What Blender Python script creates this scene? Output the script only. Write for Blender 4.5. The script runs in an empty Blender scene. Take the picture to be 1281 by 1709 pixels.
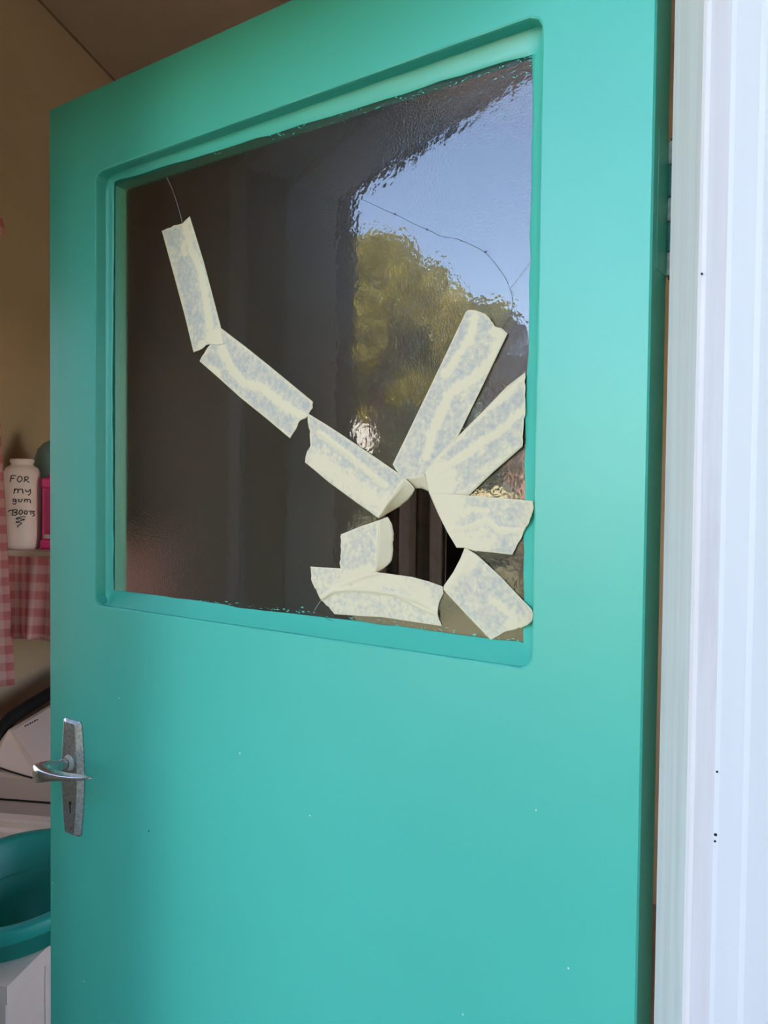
import bpy, bmesh, math, random
from mathutils import Vector, Matrix

# ------------------------------------------------------------------ camera
F, CX, CY = 1290.0, 640.5, 854.5
UP = Vector((510.0, 46800.0, 1290.0)).normalized()
dv = Vector(((837 - CX) / F, 0, -1.0))
dv.y = -(dv.x * UP.x + dv.z * UP.z) / UP.y
YV = dv.normalized()
XV = YV.cross(UP)
R = Matrix((XV, YV, UP))                        # camera axes -> world axes
EYE = Vector((0, 0, 1.55))
scene = bpy.context.scene
col = scene.collection
cam_d = bpy.data.cameras.new('camera')
cam_d.sensor_fit = 'VERTICAL'
cam_d.sensor_height = 36.0
cam_d.lens = F / 1709.0 * 36.0
cam_d.clip_start = 0.01
cam_d.clip_end = 500
cam = bpy.data.objects.new('camera', cam_d)
cam.matrix_world = Matrix.Translation(EYE) @ R.to_4x4()
col.objects.link(cam)
scene.camera = cam

# ------------------------------------------------------------------ sky, sun, exposure
wd = bpy.data.worlds.new('sky')
scene.world = wd
wd.use_nodes = True
wn = wd.node_tree
wn.nodes.clear()
w_out = wn.nodes.new('ShaderNodeOutputWorld')
w_bg = wn.nodes.new('ShaderNodeBackground')
w_sky = wn.nodes.new('ShaderNodeTexSky')
w_sky.sky_type = 'NISHITA'
w_sky.sun_disc = False
SUN_EL, SUN_AZ = math.radians(48), math.radians(35)     # azimuth from +Y towards +X
w_sky.sun_elevation = SUN_EL
w_sky.sun_rotation = SUN_AZ
w_sky.air_density = 1.0
w_sky.dust_density = 0.3
w_sky.ozone_density = 4.0
w_mul = wn.nodes.new('ShaderNodeMix')
w_mul.data_type = 'RGBA'
w_mul.blend_type = 'MULTIPLY'
w_mul.inputs[0].default_value = 1.0
w_mul.inputs[7].default_value = (1.17, 0.97, 0.87, 1)    # the photograph's white balance
wn.links.new(w_sky.outputs[0], w_mul.inputs[6])
wn.links.new(w_mul.outputs[2], w_bg.inputs[0])
w_bg.inputs[1].default_value = 1.3
wn.links.new(w_bg.outputs[0], w_out.inputs[0])

sun_d = bpy.data.lights.new('sun', 'SUN')
sun_d.energy = 26.0
sun_d.angle = math.radians(0.53)
sun_d.color = (1.0, 0.93, 0.82)
sun = bpy.data.objects.new('sun', sun_d)
sv = Vector((math.sin(SUN_AZ) * math.cos(SUN_EL), math.cos(SUN_AZ) * math.cos(SUN_EL), math.sin(SUN_EL)))
sun.rotation_euler = sv.to_track_quat('Z', 'Y').to_euler()
sun.location = sv * 30
col.objects.link(sun)

scene.view_settings.view_transform = 'Standard'
scene.view_settings.look = 'None'
scene.view_settings.gamma = 1.0
scene.view_settings.use_curve_mapping = False
scene.view_settings.exposure = 0.86

# ------------------------------------------------------------------ geometry helpers
RNG = random.Random(7)


def ray(px, py):
    return R @ Vector(((px - CX) / F, -(py - CY) / F, -1.0))


def on_x(px, py, x0):
    r = ray(px, py)
    return EYE + r * (x0 / r.x)


def on_y(px, py, y0):
    r = ray(px, py)
    return EYE + r * (y0 / r.y)


def on_z(px, py, z0):
    r = ray(px, py)
    return EYE + r * ((z0 - EYE.z) / r.z)


# the open door: hinge line, direction to the free edge, normal into the room
HINGE = Vector((0.11442, 0.64192, 0.0))
DU = Vector((-0.90310, 0.42943, 0.0))
DN = Vector((0.42943, 0.90310, 0.0))
DOOR_W, DOOR_T, DOOR_TOP, DOOR_BOT = 0.8135, 0.044, 2.0668, 0.035
DOOR_M = Matrix.Translation(HINGE + Vector((0, 0, DOOR_BOT))) @ Matrix(((DU.x, DN.x, 0), (DU.y, DN.y, 0), (0, 0, 1))).to_4x4()
# local door coordinates: x = along the door from the hinge, y = depth into the room, z = up from its bottom


def door_at(px, py, dep=0.0):
    """point of the photograph on the plane lying dep inside the door face, in door coordinates (x, y, z)"""
    r = ray(px, py)
    k = ((HINGE - EYE).dot(DN) + dep) / r.dot(DN)
    q = EYE + r * k - HINGE
    return Vector((q.dot(DU), dep, EYE.z + r.z * k - DOOR_BOT))


def new_obj(name, bm, mat, parent=None, smooth=False, mats=None):
    me = bpy.data.meshes.new(name)
    bm.normal_update()
    bm.to_mesh(me)
    bm.free()
    for m in (mats or [mat]):
        me.materials.append(m)
    if smooth:
        for p in me.polygons:
            p.use_smooth = True
    o = bpy.data.objects.new(name, me)
    col.objects.link(o)
    if parent is not None:
        o.parent = parent
    return o


def tag(o, label=None, cat=None, group=None, kind=None):
    if label:
        o['label'] = label
    if cat:
        o['category'] = cat
    if group:
        o['group'] = group
    if kind:
        o['kind'] = kind
    return o


def empty(name, loc=(0, 0, 0)):
    o = bpy.data.objects.new(name, None)
    o.location = loc
    o.empty_display_size = 0.05
    col.objects.link(o)
    return o


def rebase(o, pts_world=None):
    """move a mesh's origin to the bottom centre of its bounds, geometry staying where it is"""
    me = o.data
    xs = [v.co.x for v in me.vertices]
    ys = [v.co.y for v in me.vertices]
    zs = [v.co.z for v in me.vertices]
    c = Vector(((min(xs) + max(xs)) / 2, (min(ys) + max(ys)) / 2, min(zs)))
    me.transform(Matrix.Translation(-c))
    o.location = o.location + c
    return o


def add_box(bm, lo, hi, bevel=0.0, seg=2):
    vs = [bm.verts.new((x, y, z)) for x in (lo[0], hi[0]) for y in (lo[1], hi[1]) for z in (lo[2], hi[2])]
    fs = [(0, 1, 3, 2), (4, 6, 7, 5), (0, 4, 5, 1), (2, 3, 7, 6), (0, 2, 6, 4), (1, 5, 7, 3)]
    faces = [bm.faces.new([vs[i] for i in f]) for f in fs]
    if bevel > 0:
        es = list({e for f in faces for e in f.edges})
        bmesh.ops.bevel(bm, geom=es, offset=bevel, segments=seg, affect='EDGES', profile=0.5)
    return faces


def add_tube(bm, pts, rad, n=8, cap=True):
    pts = [Vector(p) for p in pts]
    rings = []
    for i, p in enumerate(pts):
        a = pts[max(i - 1, 0)]
        b = pts[min(i + 1, len(pts) - 1)]
        t = (b - a).normalized()
        ref = Vector((0, 0, 1)) if abs(t.z) < 0.9 else Vector((1, 0, 0))
        u = t.cross(ref).normalized()
        v = t.cross(u)
        r = rad[i] if isinstance(rad, (list, tuple)) else rad
        rings.append([bm.verts.new(p + (u * math.cos(2 * math.pi * k / n) + v * math.sin(2 * math.pi * k / n)) * r) for k in range(n)])
    for a, b in zip(rings, rings[1:]):
        for k in range(n):
            bm.faces.new((a[k], a[(k + 1) % n], b[(k + 1) % n], b[k]))
    if cap:
        bm.faces.new(rings[0][::-1])
        bm.faces.new(rings[-1])
    bmesh.ops.recalc_face_normals(bm, faces=bm.faces[:])


def add_lathe(bm, prof, c=(0, 0, 0), n=32, sx=1.0, sy=1.0, rfun=None, cap_bottom=True, cap_top=False):
    rings = []
    for r, z in prof:
        ring = []
        for k in range(n):
            a = 2 * math.pi * k / n
            q = r * (rfun(a) if rfun else 1.0)
            ring.append(bm.verts.new((c[0] + q * math.cos(a) * sx, c[1] + q * math.sin(a) * sy, c[2] + z)))
        rings.append(ring)
    for a, b in zip(rings, rings[1:]):
        for k in range(n):
            bm.faces.new((a[k], a[(k + 1) % n], b[(k + 1) % n], b[k]))
    if cap_bottom:
        bm.faces.new(rings[0][::-1])
    if cap_top:
        bm.faces.new(rings[-1])


def add_prism(bm, poly, z0, z1):
    """vertical extrusion of an xy polygon"""
    a = [bm.verts.new((x, y, z0)) for x, y in poly]
    b = [bm.verts.new((x, y, z1)) for x, y in poly]
    n = len(poly)
    for k in range(n):
        bm.faces.new((a[k], a[(k + 1) % n], b[(k + 1) % n], b[k]))
    bm.faces.new(a[::-1])
    bm.faces.new(b)
    bmesh.ops.recalc_face_normals(bm, faces=bm.faces[:])


def resample(pts, n):
    pts = [Vector(p) for p in pts]
    L = [0.0]
    for a, b in zip(pts, pts[1:]):
        L.append(L[-1] + (b - a).length)
    out = []
    j = 0
    for i in range(n + 1):
        s = L[-1] * i / n
        while j < len(pts) - 2 and s > L[j + 1]:
            j += 1
        d = L[j + 1] - L[j]
        out.append(pts[j].lerp(pts[j + 1], (s - L[j]) / d if d > 1e-9 else 0))
    return out


def coons(top, right, bottom, left, ns, nt):
    """top A>B, right B>C, bottom D>C, left A>D; rows t, columns s"""
    c0, c1 = resample(top, ns), resample(bottom, ns)
    d0, d1 = resample(left, nt), resample(right, nt)
    A, B, D, C = c0[0], c0[-1], c1[0], c1[-1]
    g = []
    for j in range(nt + 1):
        t = j / nt
        row = []
        for i in range(ns + 1):
            s = i / ns
            row.append((1 - t) * c0[i] + t * c1[i] + (1 - s) * d0[j] + s * d1[j]
                       - ((1 - s) * (1 - t) * A + s * (1 - t) * B + (1 - s) * t * D + s * t * C))
        g.append(row)
    return g


def dist_poly(p, pl):
    best = 1e9
    if len(pl) == 1:
        return (p - Vector(pl[0])).length
    for a, b in zip(pl, pl[1:]):
        a, b = Vector(a), Vector(b)
        ab = b - a
        t = max(0, min(1, (p - a).dot(ab) / max(ab.length_squared, 1e-9)))
        best = min(best, (p - a - ab * t).length)
    return best


# ------------------------------------------------------------------ material helpers
class NT:
    def __init__(self, name):
        self.m = bpy.data.materials.new(name)
        self.m.use_nodes = True
        self.t = self.m.node_tree
        self.t.nodes.clear()
        self.out = self.n('ShaderNodeOutputMaterial')

    def n(self, typ, **kw):
        o = self.t.nodes.new(typ)
        for k, v in kw.items():
            setattr(o, k, v)
        return o

    def l(self, a, b):
        self.t.links.new(a, b)

    def coords(self, scale=(1, 1, 1), kind='Object'):
        tc = self.n('ShaderNodeTexCoord')
        mp = self.n('ShaderNodeMapping')
        mp.inputs['Scale'].default_value = scale
        self.l(tc.outputs[kind], mp.inputs[0])
        return mp.outputs[0]

    def noise(self, vec, scale, detail=3.0, rough=0.5):
        x = self.n('ShaderNodeTexNoise')
        x.inputs['Scale'].default_value = scale
        x.inputs['Detail'].default_value = detail
        x.inputs['Roughness'].default_value = rough
        self.l(vec, x.inputs['Vector'])
        return x.outputs['Fac']

    def ramp(self, fac, stops):
        r = self.n('ShaderNodeValToRGB')
        e = r.color_ramp.elements
        e[0].position, e[0].color = stops[0][0], (*stops[0][1], 1)
        e[1].position, e[1].color = stops[-1][0], (*stops[-1][1], 1)
        for p, c in stops[1:-1]:
            q = e.new(p)
            q.color = (*c, 1)
        self.l(fac, r.inputs[0])
        return r.outputs[0]

    def math(self, op, a, b=None, clamp=False):
        x = self.n('ShaderNodeMath', operation=op)
        x.use_clamp = clamp
        for i, v in enumerate((a, b)):
            if v is None:
                continue
            if isinstance(v, (int, float)):
                x.inputs[i].default_value = v
            else:
                self.l(v, x.inputs[i])
        return x.outputs[0]

    def mix(self, fac, a, b):
        x = self.n('ShaderNodeMix', data_type='RGBA')
        for i, v in ((0, fac), (6, a), (7, b)):
            if isinstance(v, (int, float)):
                x.inputs[i].default_value = v
            elif isinstance(v, tuple):
                x.inputs[i].default_value = (*v, 1)
            else:
                self.l(v, x.inputs[i])
        return x.outputs[2]

    def bump(self, h, strength, dist, prev=None):
        b = self.n('ShaderNodeBump')
        b.inputs['Strength'].default_value = strength
        b.inputs['Distance'].default_value = dist
        self.l(h, b.inputs['Height'])
        if prev is not None:
            self.l(prev, b.inputs['Normal'])
        return b.outputs[0]

    def bsdf(self, color, rough=0.5, metal=0.0, normal=None, spec=None, trans=None, ior=None, sheen=None):
        p = self.n('ShaderNodeBsdfPrincipled')
        if isinstance(color, tuple):
            p.inputs['Base Color'].default_value = (*color, 1)
        else:
            self.l(color, p.inputs['Base Color'])
        if isinstance(rough, (int, float)):
            p.inputs['Roughness'].default_value = rough
        else:
            self.l(rough, p.inputs['Roughness'])
        p.inputs['Metallic'].default_value = metal
        if normal is not None:
            self.l(normal, p.inputs['Normal'])
        if spec is not None:
            p.inputs['Specular IOR Level'].default_value = spec
        if trans is not None:
            p.inputs['Transmission Weight'].default_value = trans
        if ior is not None:
            p.inputs['IOR'].default_value = ior
        self.l(p.outputs[0], self.out.inputs[0])
        return p


def simple(name, color, rough=0.5, metal=0.0, var=0.06, nscale=20.0, bump=0.0, bdist=0.001, bscale=80.0, stretch=(1, 1, 1), spec=None):
    t = NT(name)
    v = t.coords(stretch)
    f = t.noise(v, nscale, 4.0)
    lo = tuple(max(0, c * (1 - var)) for c in color)
    hi = tuple(min(1, c * (1 + var)) for c in color)
    c = t.ramp(f, [(0.3, lo), (0.7, hi)])
    nrm = t.bump(t.noise(v, bscale, 4.0), bump, bdist) if bump > 0 else None
    t.bsdf(c, rough, metal, nrm, spec)
    return t.m


# green gloss paint with brush marks
def make_green(name, stretch):
    t = NT(name)
    v = t.coords(stretch)
    v1 = t.coords((1, 1, 1))
    f = t.noise(v1, 2.2, 4.0)
    c = t.ramp(f, [(0.3, (0.070, 0.465, 0.335)), (0.7, (0.078, 0.495, 0.36))])
    brush = t.noise(v, 60.0, 4.0, 0.6)
    sag = t.noise(v1, 14.0, 2.0)
    n1 = t.bump(brush, 0.22, 0.0010)
    n2 = t.bump(sag, 0.30, 0.0016, n1)
    p = t.bsdf(c, 0.34, 0.0, n2, 0.5)
    return t.m


M_GREEN = make_green('green_gloss_paint', (1, 1, 0.05))
M_PUTTY = make_green('green_painted_putty', (0.4, 0.4, 0.4))

# frame: chalky white paint, faintly streaked
t = NT('weathered_white_paint')
v = t.coords((1, 1, 0.04))
v1 = t.coords((1, 1, 1))
streak = t.noise(v, 70.0, 5.0, 0.6)
c1 = t.ramp(streak, [(0.35, (0.80, 0.71, 0.67)), (0.62, (0.86, 0.80, 0.77))])
dirt = t.ramp(t.noise(t.coords((1, 1, 0.12)), 38.0, 5.0, 0.65), [(0.56, (0, 0, 0)), (0.80, (1, 1, 1))])
c2 = t.mix(t.math('MULTIPLY', dirt, 0.38), c1, (0.46, 0.44, 0.38))
t.bsdf(c2, 0.5, 0.0, t.bump(streak, 0.25, 0.0008, t.bump(t.noise(v1, 90.0), 0.1, 0.0005)), 0.4)
M_FRAME = t.m
M_FRAME_LINE = simple('fresh_white_paint', (0.86, 0.83, 0.80), 0.42, 0, 0.03, 30, 0.12, 0.0006, 90, (1, 1, 0.05))
M_BARE = simple('bare_beige_timber', (0.62, 0.50, 0.36), 0.7, 0, 0.08, 40, 0.2, 0.0006, 120, (1, 1, 0.08))

M_WALL_IN = simple('beige_wall_paint', (0.60, 0.46, 0.30), 0.85, 0, 0.05, 3.0, 0.10, 0.001, 120)
M_CEIL = simple('buff_ceiling_paint', (0.58, 0.46, 0.36), 0.9, 0, 0.05, 4.0, 0.08, 0.001, 80)
M_CEIL_JOINT = simple('brown_ceiling_joint', (0.26, 0.19, 0.11), 0.9, 0, 0.3, 18.0)
M_FLOOR_IN = simple('brown_vinyl_floor', (0.30, 0.22, 0.16), 0.5, 0, 0.15, 8)
M_WALL_OUT = simple('brown_wall_paint', (0.085, 0.068, 0.055), 0.8, 0, 0.15, 9, 0.3, 0.003, 40)
M_EAVE = simple('brown_eave_boards', (0.09, 0.065, 0.045), 0.7, 0, 0.15, 9)
M_ROOF = simple('grey_roof_sheet', (0.25, 0.25, 0.26), 0.6, 0, 0.1, 5)


# glass: obscure pane, fine grain on the front, coarser relief on the back
t = NT('obscure_textured_glass')
v = t.coords((1, 1, 1))
wave = t.noise(v, 120.0, 2.0, 0.5)
wave2 = t.noise(v, 14.0, 2.0, 0.5)
grain = t.noise(v, 520.0, 2.0, 0.6)
n1 = t.bump(wave, 0.6, 0.00012)
n1b = t.bump(wave2, 0.6, 0.00020, n1)
n2 = t.bump(grain, 0.7, 0.000006, n1b)
p = t.bsdf((0.74, 0.73, 0.69), 0.02, 0.0, n2, 0.5, 1.0, 1.62)
glint_speck = t.ramp(t.noise(v, 620.0, 3.0, 0.7), [(0.50, (0, 0, 0)), (0.74, (1, 1, 1))])     # pale speckle painted in for the glints of the fine relief
gd = t.n('ShaderNodeBsdfDiffuse')
gd.inputs[0].default_value = (0.55, 0.54, 0.52, 1)
gm = t.n('ShaderNodeMixShader')
t.l(t.math('MULTIPLY', glint_speck, 0.06), gm.inputs[0])
t.l(p.outputs[0], gm.inputs[1])
t.l(gd.outputs[0], gm.inputs[2])
t.l(gm.outputs[0], t.out.inputs[0])
M_GLASS = t.m


t = NT('obscure_glass_rear')
v = t.coords((1, 1, 1))
n1 = t.bump(t.noise(v, 430.0, 2.0, 0.6), 0.6, 0.0004)
p = t.bsdf((0.72, 0.70, 0.66), 0.15, 0.0, n1, 0.5, 1.0, 1.5)
M_GLASS_R = t.m


# masking tape: cream crepe paper, greyer where the adhesive wets the glass
t = NT('masking_tape')
v = t.coords((1, 1, 1))
att = t.n('ShaderNodeAttribute', attribute_name='lift')
oi = t.n('ShaderNodeObjectInfo')
off = t.n('ShaderNodeVectorMath', operation='ADD')
sc = t.n('ShaderNodeVectorMath', operation='SCALE')
sc.inputs[0].default_value = (3.1, 7.7, 5.3)
t.l(oi.outputs['Random'], sc.inputs['Scale'])
t.l(v, off.inputs[0])
t.l(sc.outputs[0], off.inputs[1])
nv = off.outputs[0]
blot = t.noise(nv, 210.0, 5.0, 0.62)
blot2 = t.noise(nv, 70.0, 3.0, 0.6)
h = t.math('ADD', t.math('MULTIPLY', blot, 0.75), t.math('MULTIPLY', blot2, 0.45))
h = t.math('SUBTRACT', h, t.math('MULTIPLY', att.outputs['Fac'], 0.5))
wet = t.ramp(h, [(0.40, (0, 0, 0)), (0.72, (1, 1, 1))])
c1 = t.mix(wet, (0.83, 0.70, 0.45), (0.495, 0.470, 0.41))
yel = t.ramp(t.noise(nv, 24.0, 3.0), [(0.4, (0, 0, 0)), (0.7, (1, 1, 1))])
c2 = t.mix(t.math('MULTIPLY', yel, 0.10), c1, (0.80, 0.66, 0.38))
crepe = t.noise(nv, 900.0, 2.0)
nb = t.bump(blot, 0.5, 0.0006, t.bump(crepe, 0.2, 0.0001))
dif = t.n('ShaderNodeBsdfPrincipled')
t.l(c2, dif.inputs['Base Color'])
dif.inputs['Roughness'].default_value = 0.62
dif.inputs['Specular IOR Level'].default_value = 0.3
t.l(nb, dif.inputs['Normal'])
trl = t.n('ShaderNodeBsdfTranslucent')
trl.inputs[0].default_value = (0.80, 0.70, 0.46, 1)
mx = t.n('ShaderNodeMixShader')
mx.inputs[0].default_value = 0.10
t.l(dif.outputs[0], mx.inputs[1])
t.l(trl.outputs[0], mx.inputs[2])
t.l(mx.outputs[0], t.out.inputs[0])
M_TAPE = t.m

M_CRACK_D = simple('dark_crack', (0.02, 0.025, 0.03), 0.4)
M_CRACK_L = simple('pale_crack', (0.42, 0.42, 0.40), 0.3)

# door furniture
t = NT('worn_cast_aluminium')
v = t.coords((1, 1, 1))
pit = t.noise(v, 260.0, 5.0, 0.7)
c = t.ramp(pit, [(0.35, (0.30, 0.29, 0.28)), (0.58, (0.52, 0.51, 0.50)), (0.78, (0.66, 0.66, 0.66))])
rg = t.ramp(pit, [(0.3, (0.5, 0.5, 0.5)), (0.7, (0.30, 0.30, 0.30))])
t.bsdf(c, rg, 0.9, t.bump(pit, 0.35, 0.0006))
M_PLATE = t.m
t = NT('polished_lever_metal')
v = t.coords((1, 1, 1))
pit = t.noise(v, 200.0, 4.0, 0.7)
c = t.ramp(pit, [(0.3, (0.42, 0.40, 0.38)), (0.7, (0.72, 0.70, 0.68))])
t.bsdf(c, 0.24, 0.95, t.bump(pit, 0.12, 0.0004))
M_LEVER = t.m
M_ROSE = simple('yellowed_bush', (0.55, 0.52, 0.42), 0.5, 0, 0.1, 100)
M_KEY = simple('keyhole_dark', (0.012, 0.010, 0.009), 0.8)
M_SCREW = simple('rusty_screw', (0.24, 0.10, 0.07), 0.6, 0.4, 0.3, 300)
M_SCREW2 = simple('steel_screw', (0.45, 0.44, 0.42), 0.45, 0.8, 0.2, 300)
M_KN_W = simple('hinge_white_paint', (0.70, 0.66, 0.60), 0.5, 0, 0.25, 150, 0.4, 0.001, 200)
M_KN_G = simple('hinge_green_paint', (0.14, 0.30, 0.27), 0.4, 0, 0.2, 150, 0.4, 0.001, 200)
M_RUST = simple('hinge_rust', (0.10, 0.04, 0.02), 0.8, 0, 0.4, 200)

M_BOTTLE = simple('white_bottle_plastic', (0.94, 0.78, 0.71), 0.42, 0, 0.03, 12)
M_INK = simple('black_marker_ink', (0.02, 0.016, 0.016), 0.6)
M_PINK = simple('magenta_bottle_plastic', (0.80, 0.012, 0.24), 0.30, 0, 0.05, 10)
M_PINKL = simple('magenta_bottle_label', (0.50, 0.01, 0.14), 0.40, 0, 0.1, 30)
M_LABELW = simple('bottle_label_edge', (0.55, 0.48, 0.40), 0.5, 0, 0.2, 90)
M_TEALB = simple('grey_teal_plastic', (0.22, 0.36, 0.36), 0.45, 0, 0.05, 10)
M_SHELF = simple('pale_shelf_timber', (0.62, 0.50, 0.40), 0.6, 0, 0.08, 14)
M_WM = simple('white_enamel', (0.88, 0.72, 0.65), 0.35, 0, 0.02, 6)
M_BLACK = simple('black_rubber', (0.010, 0.011, 0.013), 0.55)
M_SEAM = simple('dark_seam', (0.03, 0.02, 0.018), 0.7)
M_BASIN = simple('teal_basin_plastic', (0.008, 0.30, 0.245), 0.48, 0, 0.03, 8)
M_TUB = simple('cream_laundry_tub', (0.90, 0.76, 0.66), 0.42, 0, 0.03, 10)
M_TUBIN = simple('grey_tub_basin', (0.46, 0.42, 0.34), 0.5, 0, 0.05, 14)
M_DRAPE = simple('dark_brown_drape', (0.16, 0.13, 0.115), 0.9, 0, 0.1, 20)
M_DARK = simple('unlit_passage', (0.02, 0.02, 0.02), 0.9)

# gingham cloth on a UV map in metres
t = NT('pink_gingham_cotton')
tc = t.n('ShaderNodeUVMap')
sp = t.n('ShaderNodeSeparateXYZ')
t.l(tc.outputs[0], sp.inputs[0])
cks = []
for o_ in (sp.outputs[0], sp.outputs[1]):
    a = t.math('MULTIPLY', o_, 2 * math.pi / 0.046)
    s1 = t.math('SINE', a)
    s2 = t.math('MULTIPLY', t.math('SINE', t.math('MULTIPLY', a, 3.0)), 0.35)
    cks.append(t.math('ADD', t.math('MULTIPLY', t.math('ADD', s1, s2), 1.4), 0.5, clamp=True))
su = t.math('MULTIPLY', t.math('ADD', cks[0], cks[1]), 0.5)
cc = t.ramp(su, [(0.0, (0.88, 0.66, 0.63)), (0.5, (0.82, 0.45, 0.44)), (1.0, (0.72, 0.26, 0.26))])
thr = t.noise(t.coords((1, 1, 1), 'UV'), 300.0, 2.0)
dif = t.n('ShaderNodeBsdfPrincipled')
t.l(cc, dif.inputs['Base Color'])
dif.inputs['Roughness'].default_value = 0.9
t.l(t.bump(thr, 0.3, 0.0006), dif.inputs['Normal'])
trl = t.n('ShaderNodeBsdfTranslucent')
t.l(cc, trl.inputs[0])
mx = t.n('ShaderNodeMixShader')
mx.inputs[0].default_value = 0.35
t.l(dif.outputs[0], mx.inputs[1])
t.l(trl.outputs[0], mx.inputs[2])
t.l(mx.outputs[0], t.out.inputs[0])
M_GING = t.m

# outdoors
t = NT('garden_ground')
v = t.coords((1, 1, 1))
c = t.ramp(t.noise(v, 0.6, 6.0, 0.65), [(0.3, (0.07, 0.09, 0.03)), (0.5, (0.17, 0.16, 0.07)), (0.72, (0.30, 0.26, 0.13))])
t.bsdf(c, 0.95, 0, t.bump(t.noise(v, 30.0, 4.0), 0.6, 0.03))
M_GROUND = t.m
M_PATIO = simple('concrete_patio', (0.30, 0.28, 0.26), 0.85, 0, 0.12, 3.0, 0.3, 0.003, 40)
M_BANK = simple('red_earth_wall', (0.66, 0.36, 0.25), 0.9, 0, 0.2, 4.0, 0.5, 0.02, 12)
M_STRAW = simple('pale_straw', (0.86, 0.74, 0.40), 0.9, 0, 0.10, 6.0, 0.5, 0.02, 20)
M_TRUNK = simple('bark', (0.16, 0.11, 0.07), 0.9, 0, 0.3, 12)
M_HOUSE = simple('cream_house_wall', (0.85, 0.78, 0.66), 0.8, 0, 0.04, 3)
M_HROOF = simple('brown_roof_tiles', (0.12, 0.07, 0.05), 0.8, 0, 0.1, 3)
M_HGLASS = simple('dark_window_pane', (0.03, 0.035, 0.04), 0.15)


def leaf_mat(name, lo, mid, hi, scale=1.3):
    t = NT(name)
    v = t.coords((1, 1, 1))
    c = t.ramp(t.noise(v, scale, 5.0, 0.7), [(0.28, lo), (0.5, mid), (0.72, hi)])
    d = t.n('ShaderNodeBsdfPrincipled')
    t.l(c, d.inputs['Base Color'])
    d.inputs['Roughness'].default_value = 0.55
    tr = t.n('ShaderNodeBsdfTranslucent')
    t.l(c, tr.inputs[0])
    m = t.n('ShaderNodeMixShader')
    m.inputs[0].default_value = 0.4
    t.l(d.outputs[0], m.inputs[1])
    t.l(tr.outputs[0], m.inputs[2])
    t.l(m.outputs[0], t.out.inputs[0])
    return t.m


M_LEAF_O = leaf_mat('olive_leaves', (0.12, 0.12, 0.012), (0.46, 0.40, 0.025), (0.72, 0.54, 0.04))
M_LEAF_D = leaf_mat('dark_green_leaves', (0.03, 0.045, 0.02), (0.06, 0.08, 0.03), (0.10, 0.11, 0.04))
M_LEAF_B = leaf_mat('brown_twigs', (0.09, 0.07, 0.06), (0.18, 0.13, 0.11), (0.30, 0.21, 0.17), 2.5)

# ------------------------------------------------------------------ house shell
CEIL, XL, XR, YF, YI, YB = 3.07, -1.45, 1.7, 0.56, 0.70, 3.0
XP = 0.95                                       # face of an unseen side wall added to block skylight
OPL, OPR, OPT = -0.715, 0.200, 2.115           # masonry opening
EZ, EY, XWING = 3.547, -1.30, -4.035           # veranda soffit height, its outer edge, wing wall


def struct(name, bm, mat, **kw):
    o = new_obj(name, bm, mat, **kw)
    o['kind'] = 'structure'
    return o


bm = bmesh.new()
add_box(bm, (XWING, YF, -0.1), (OPL, YI, EZ))
add_box(bm, (OPR, YF, -0.1), (XR + 0.15, YI, EZ))
add_box(bm, (OPL, YF, OPT), (OPR, YI, EZ))
wall_front = struct('wall_front', bm, M_WALL_IN, mats=[M_WALL_IN, M_WALL_OUT])
for p_ in wall_front.data.polygons:
    if p_.normal.y < -0.5:
        p_.material_index = 1

# left wall has a window behind the gingham curtain
WY0, WY1, WZ0, WZ1 = 0.98, 1.72, 1.00, 2.05
bm = bmesh.new()
add_box(bm, (XL - 0.14, YI, -0.1), (XL, WY0, CEIL))
add_box(bm, (XL - 0.14, WY1, -0.1), (XL, YB + 0.15, CEIL))
add_box(bm, (XL - 0.14, WY0, -0.1), (XL, WY1, WZ0))
add_box(bm, (XL - 0.14, WY0, WZ1), (XL, WY1, CEIL))
struct('wall_left', bm, M_WALL_IN)
bm = bmesh.new()
VY0, VY1, VZ0, VZ1 = 0.86, 1.56, 0.95, 2.15       # unseen window added to brighten the room with daylight
add_box(bm, (XR, YI, -0.1), (XR + 0.14, VY0, CEIL))
add_box(bm, (XR, VY1, -0.1), (XR + 0.14, YB + 0.15, CEIL))
add_box(bm, (XR, VY0, -0.1), (XR + 0.14, VY1, VZ0))
add_box(bm, (XR, VY0, VZ1), (XR + 0.14, VY1, CEIL))
struct('wall_right', bm, M_WALL_IN)
win_fill = empty('fill_window', (XR + 0.07, (VY0 + VY1) / 2, VZ0))
win_fill['kind'] = 'structure'
bm = bmesh.new()
for ya, yb, za, zb in ((VY0, VY0 + 0.04, VZ0, VZ1), (VY1 - 0.04, VY1, VZ0, VZ1), (VY0 + 0.04, VY1 - 0.04, VZ0, VZ0 + 0.04), (VY0 + 0.04, VY1 - 0.04, VZ1 - 0.04, VZ1)):
    add_box(bm, (XR + 0.05, ya, za), (XR + 0.10, yb, zb))
bm.transform(Matrix.Translation(-win_fill.location))
new_obj('window_frame', bm, M_FRAME_LINE, win_fill)
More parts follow.
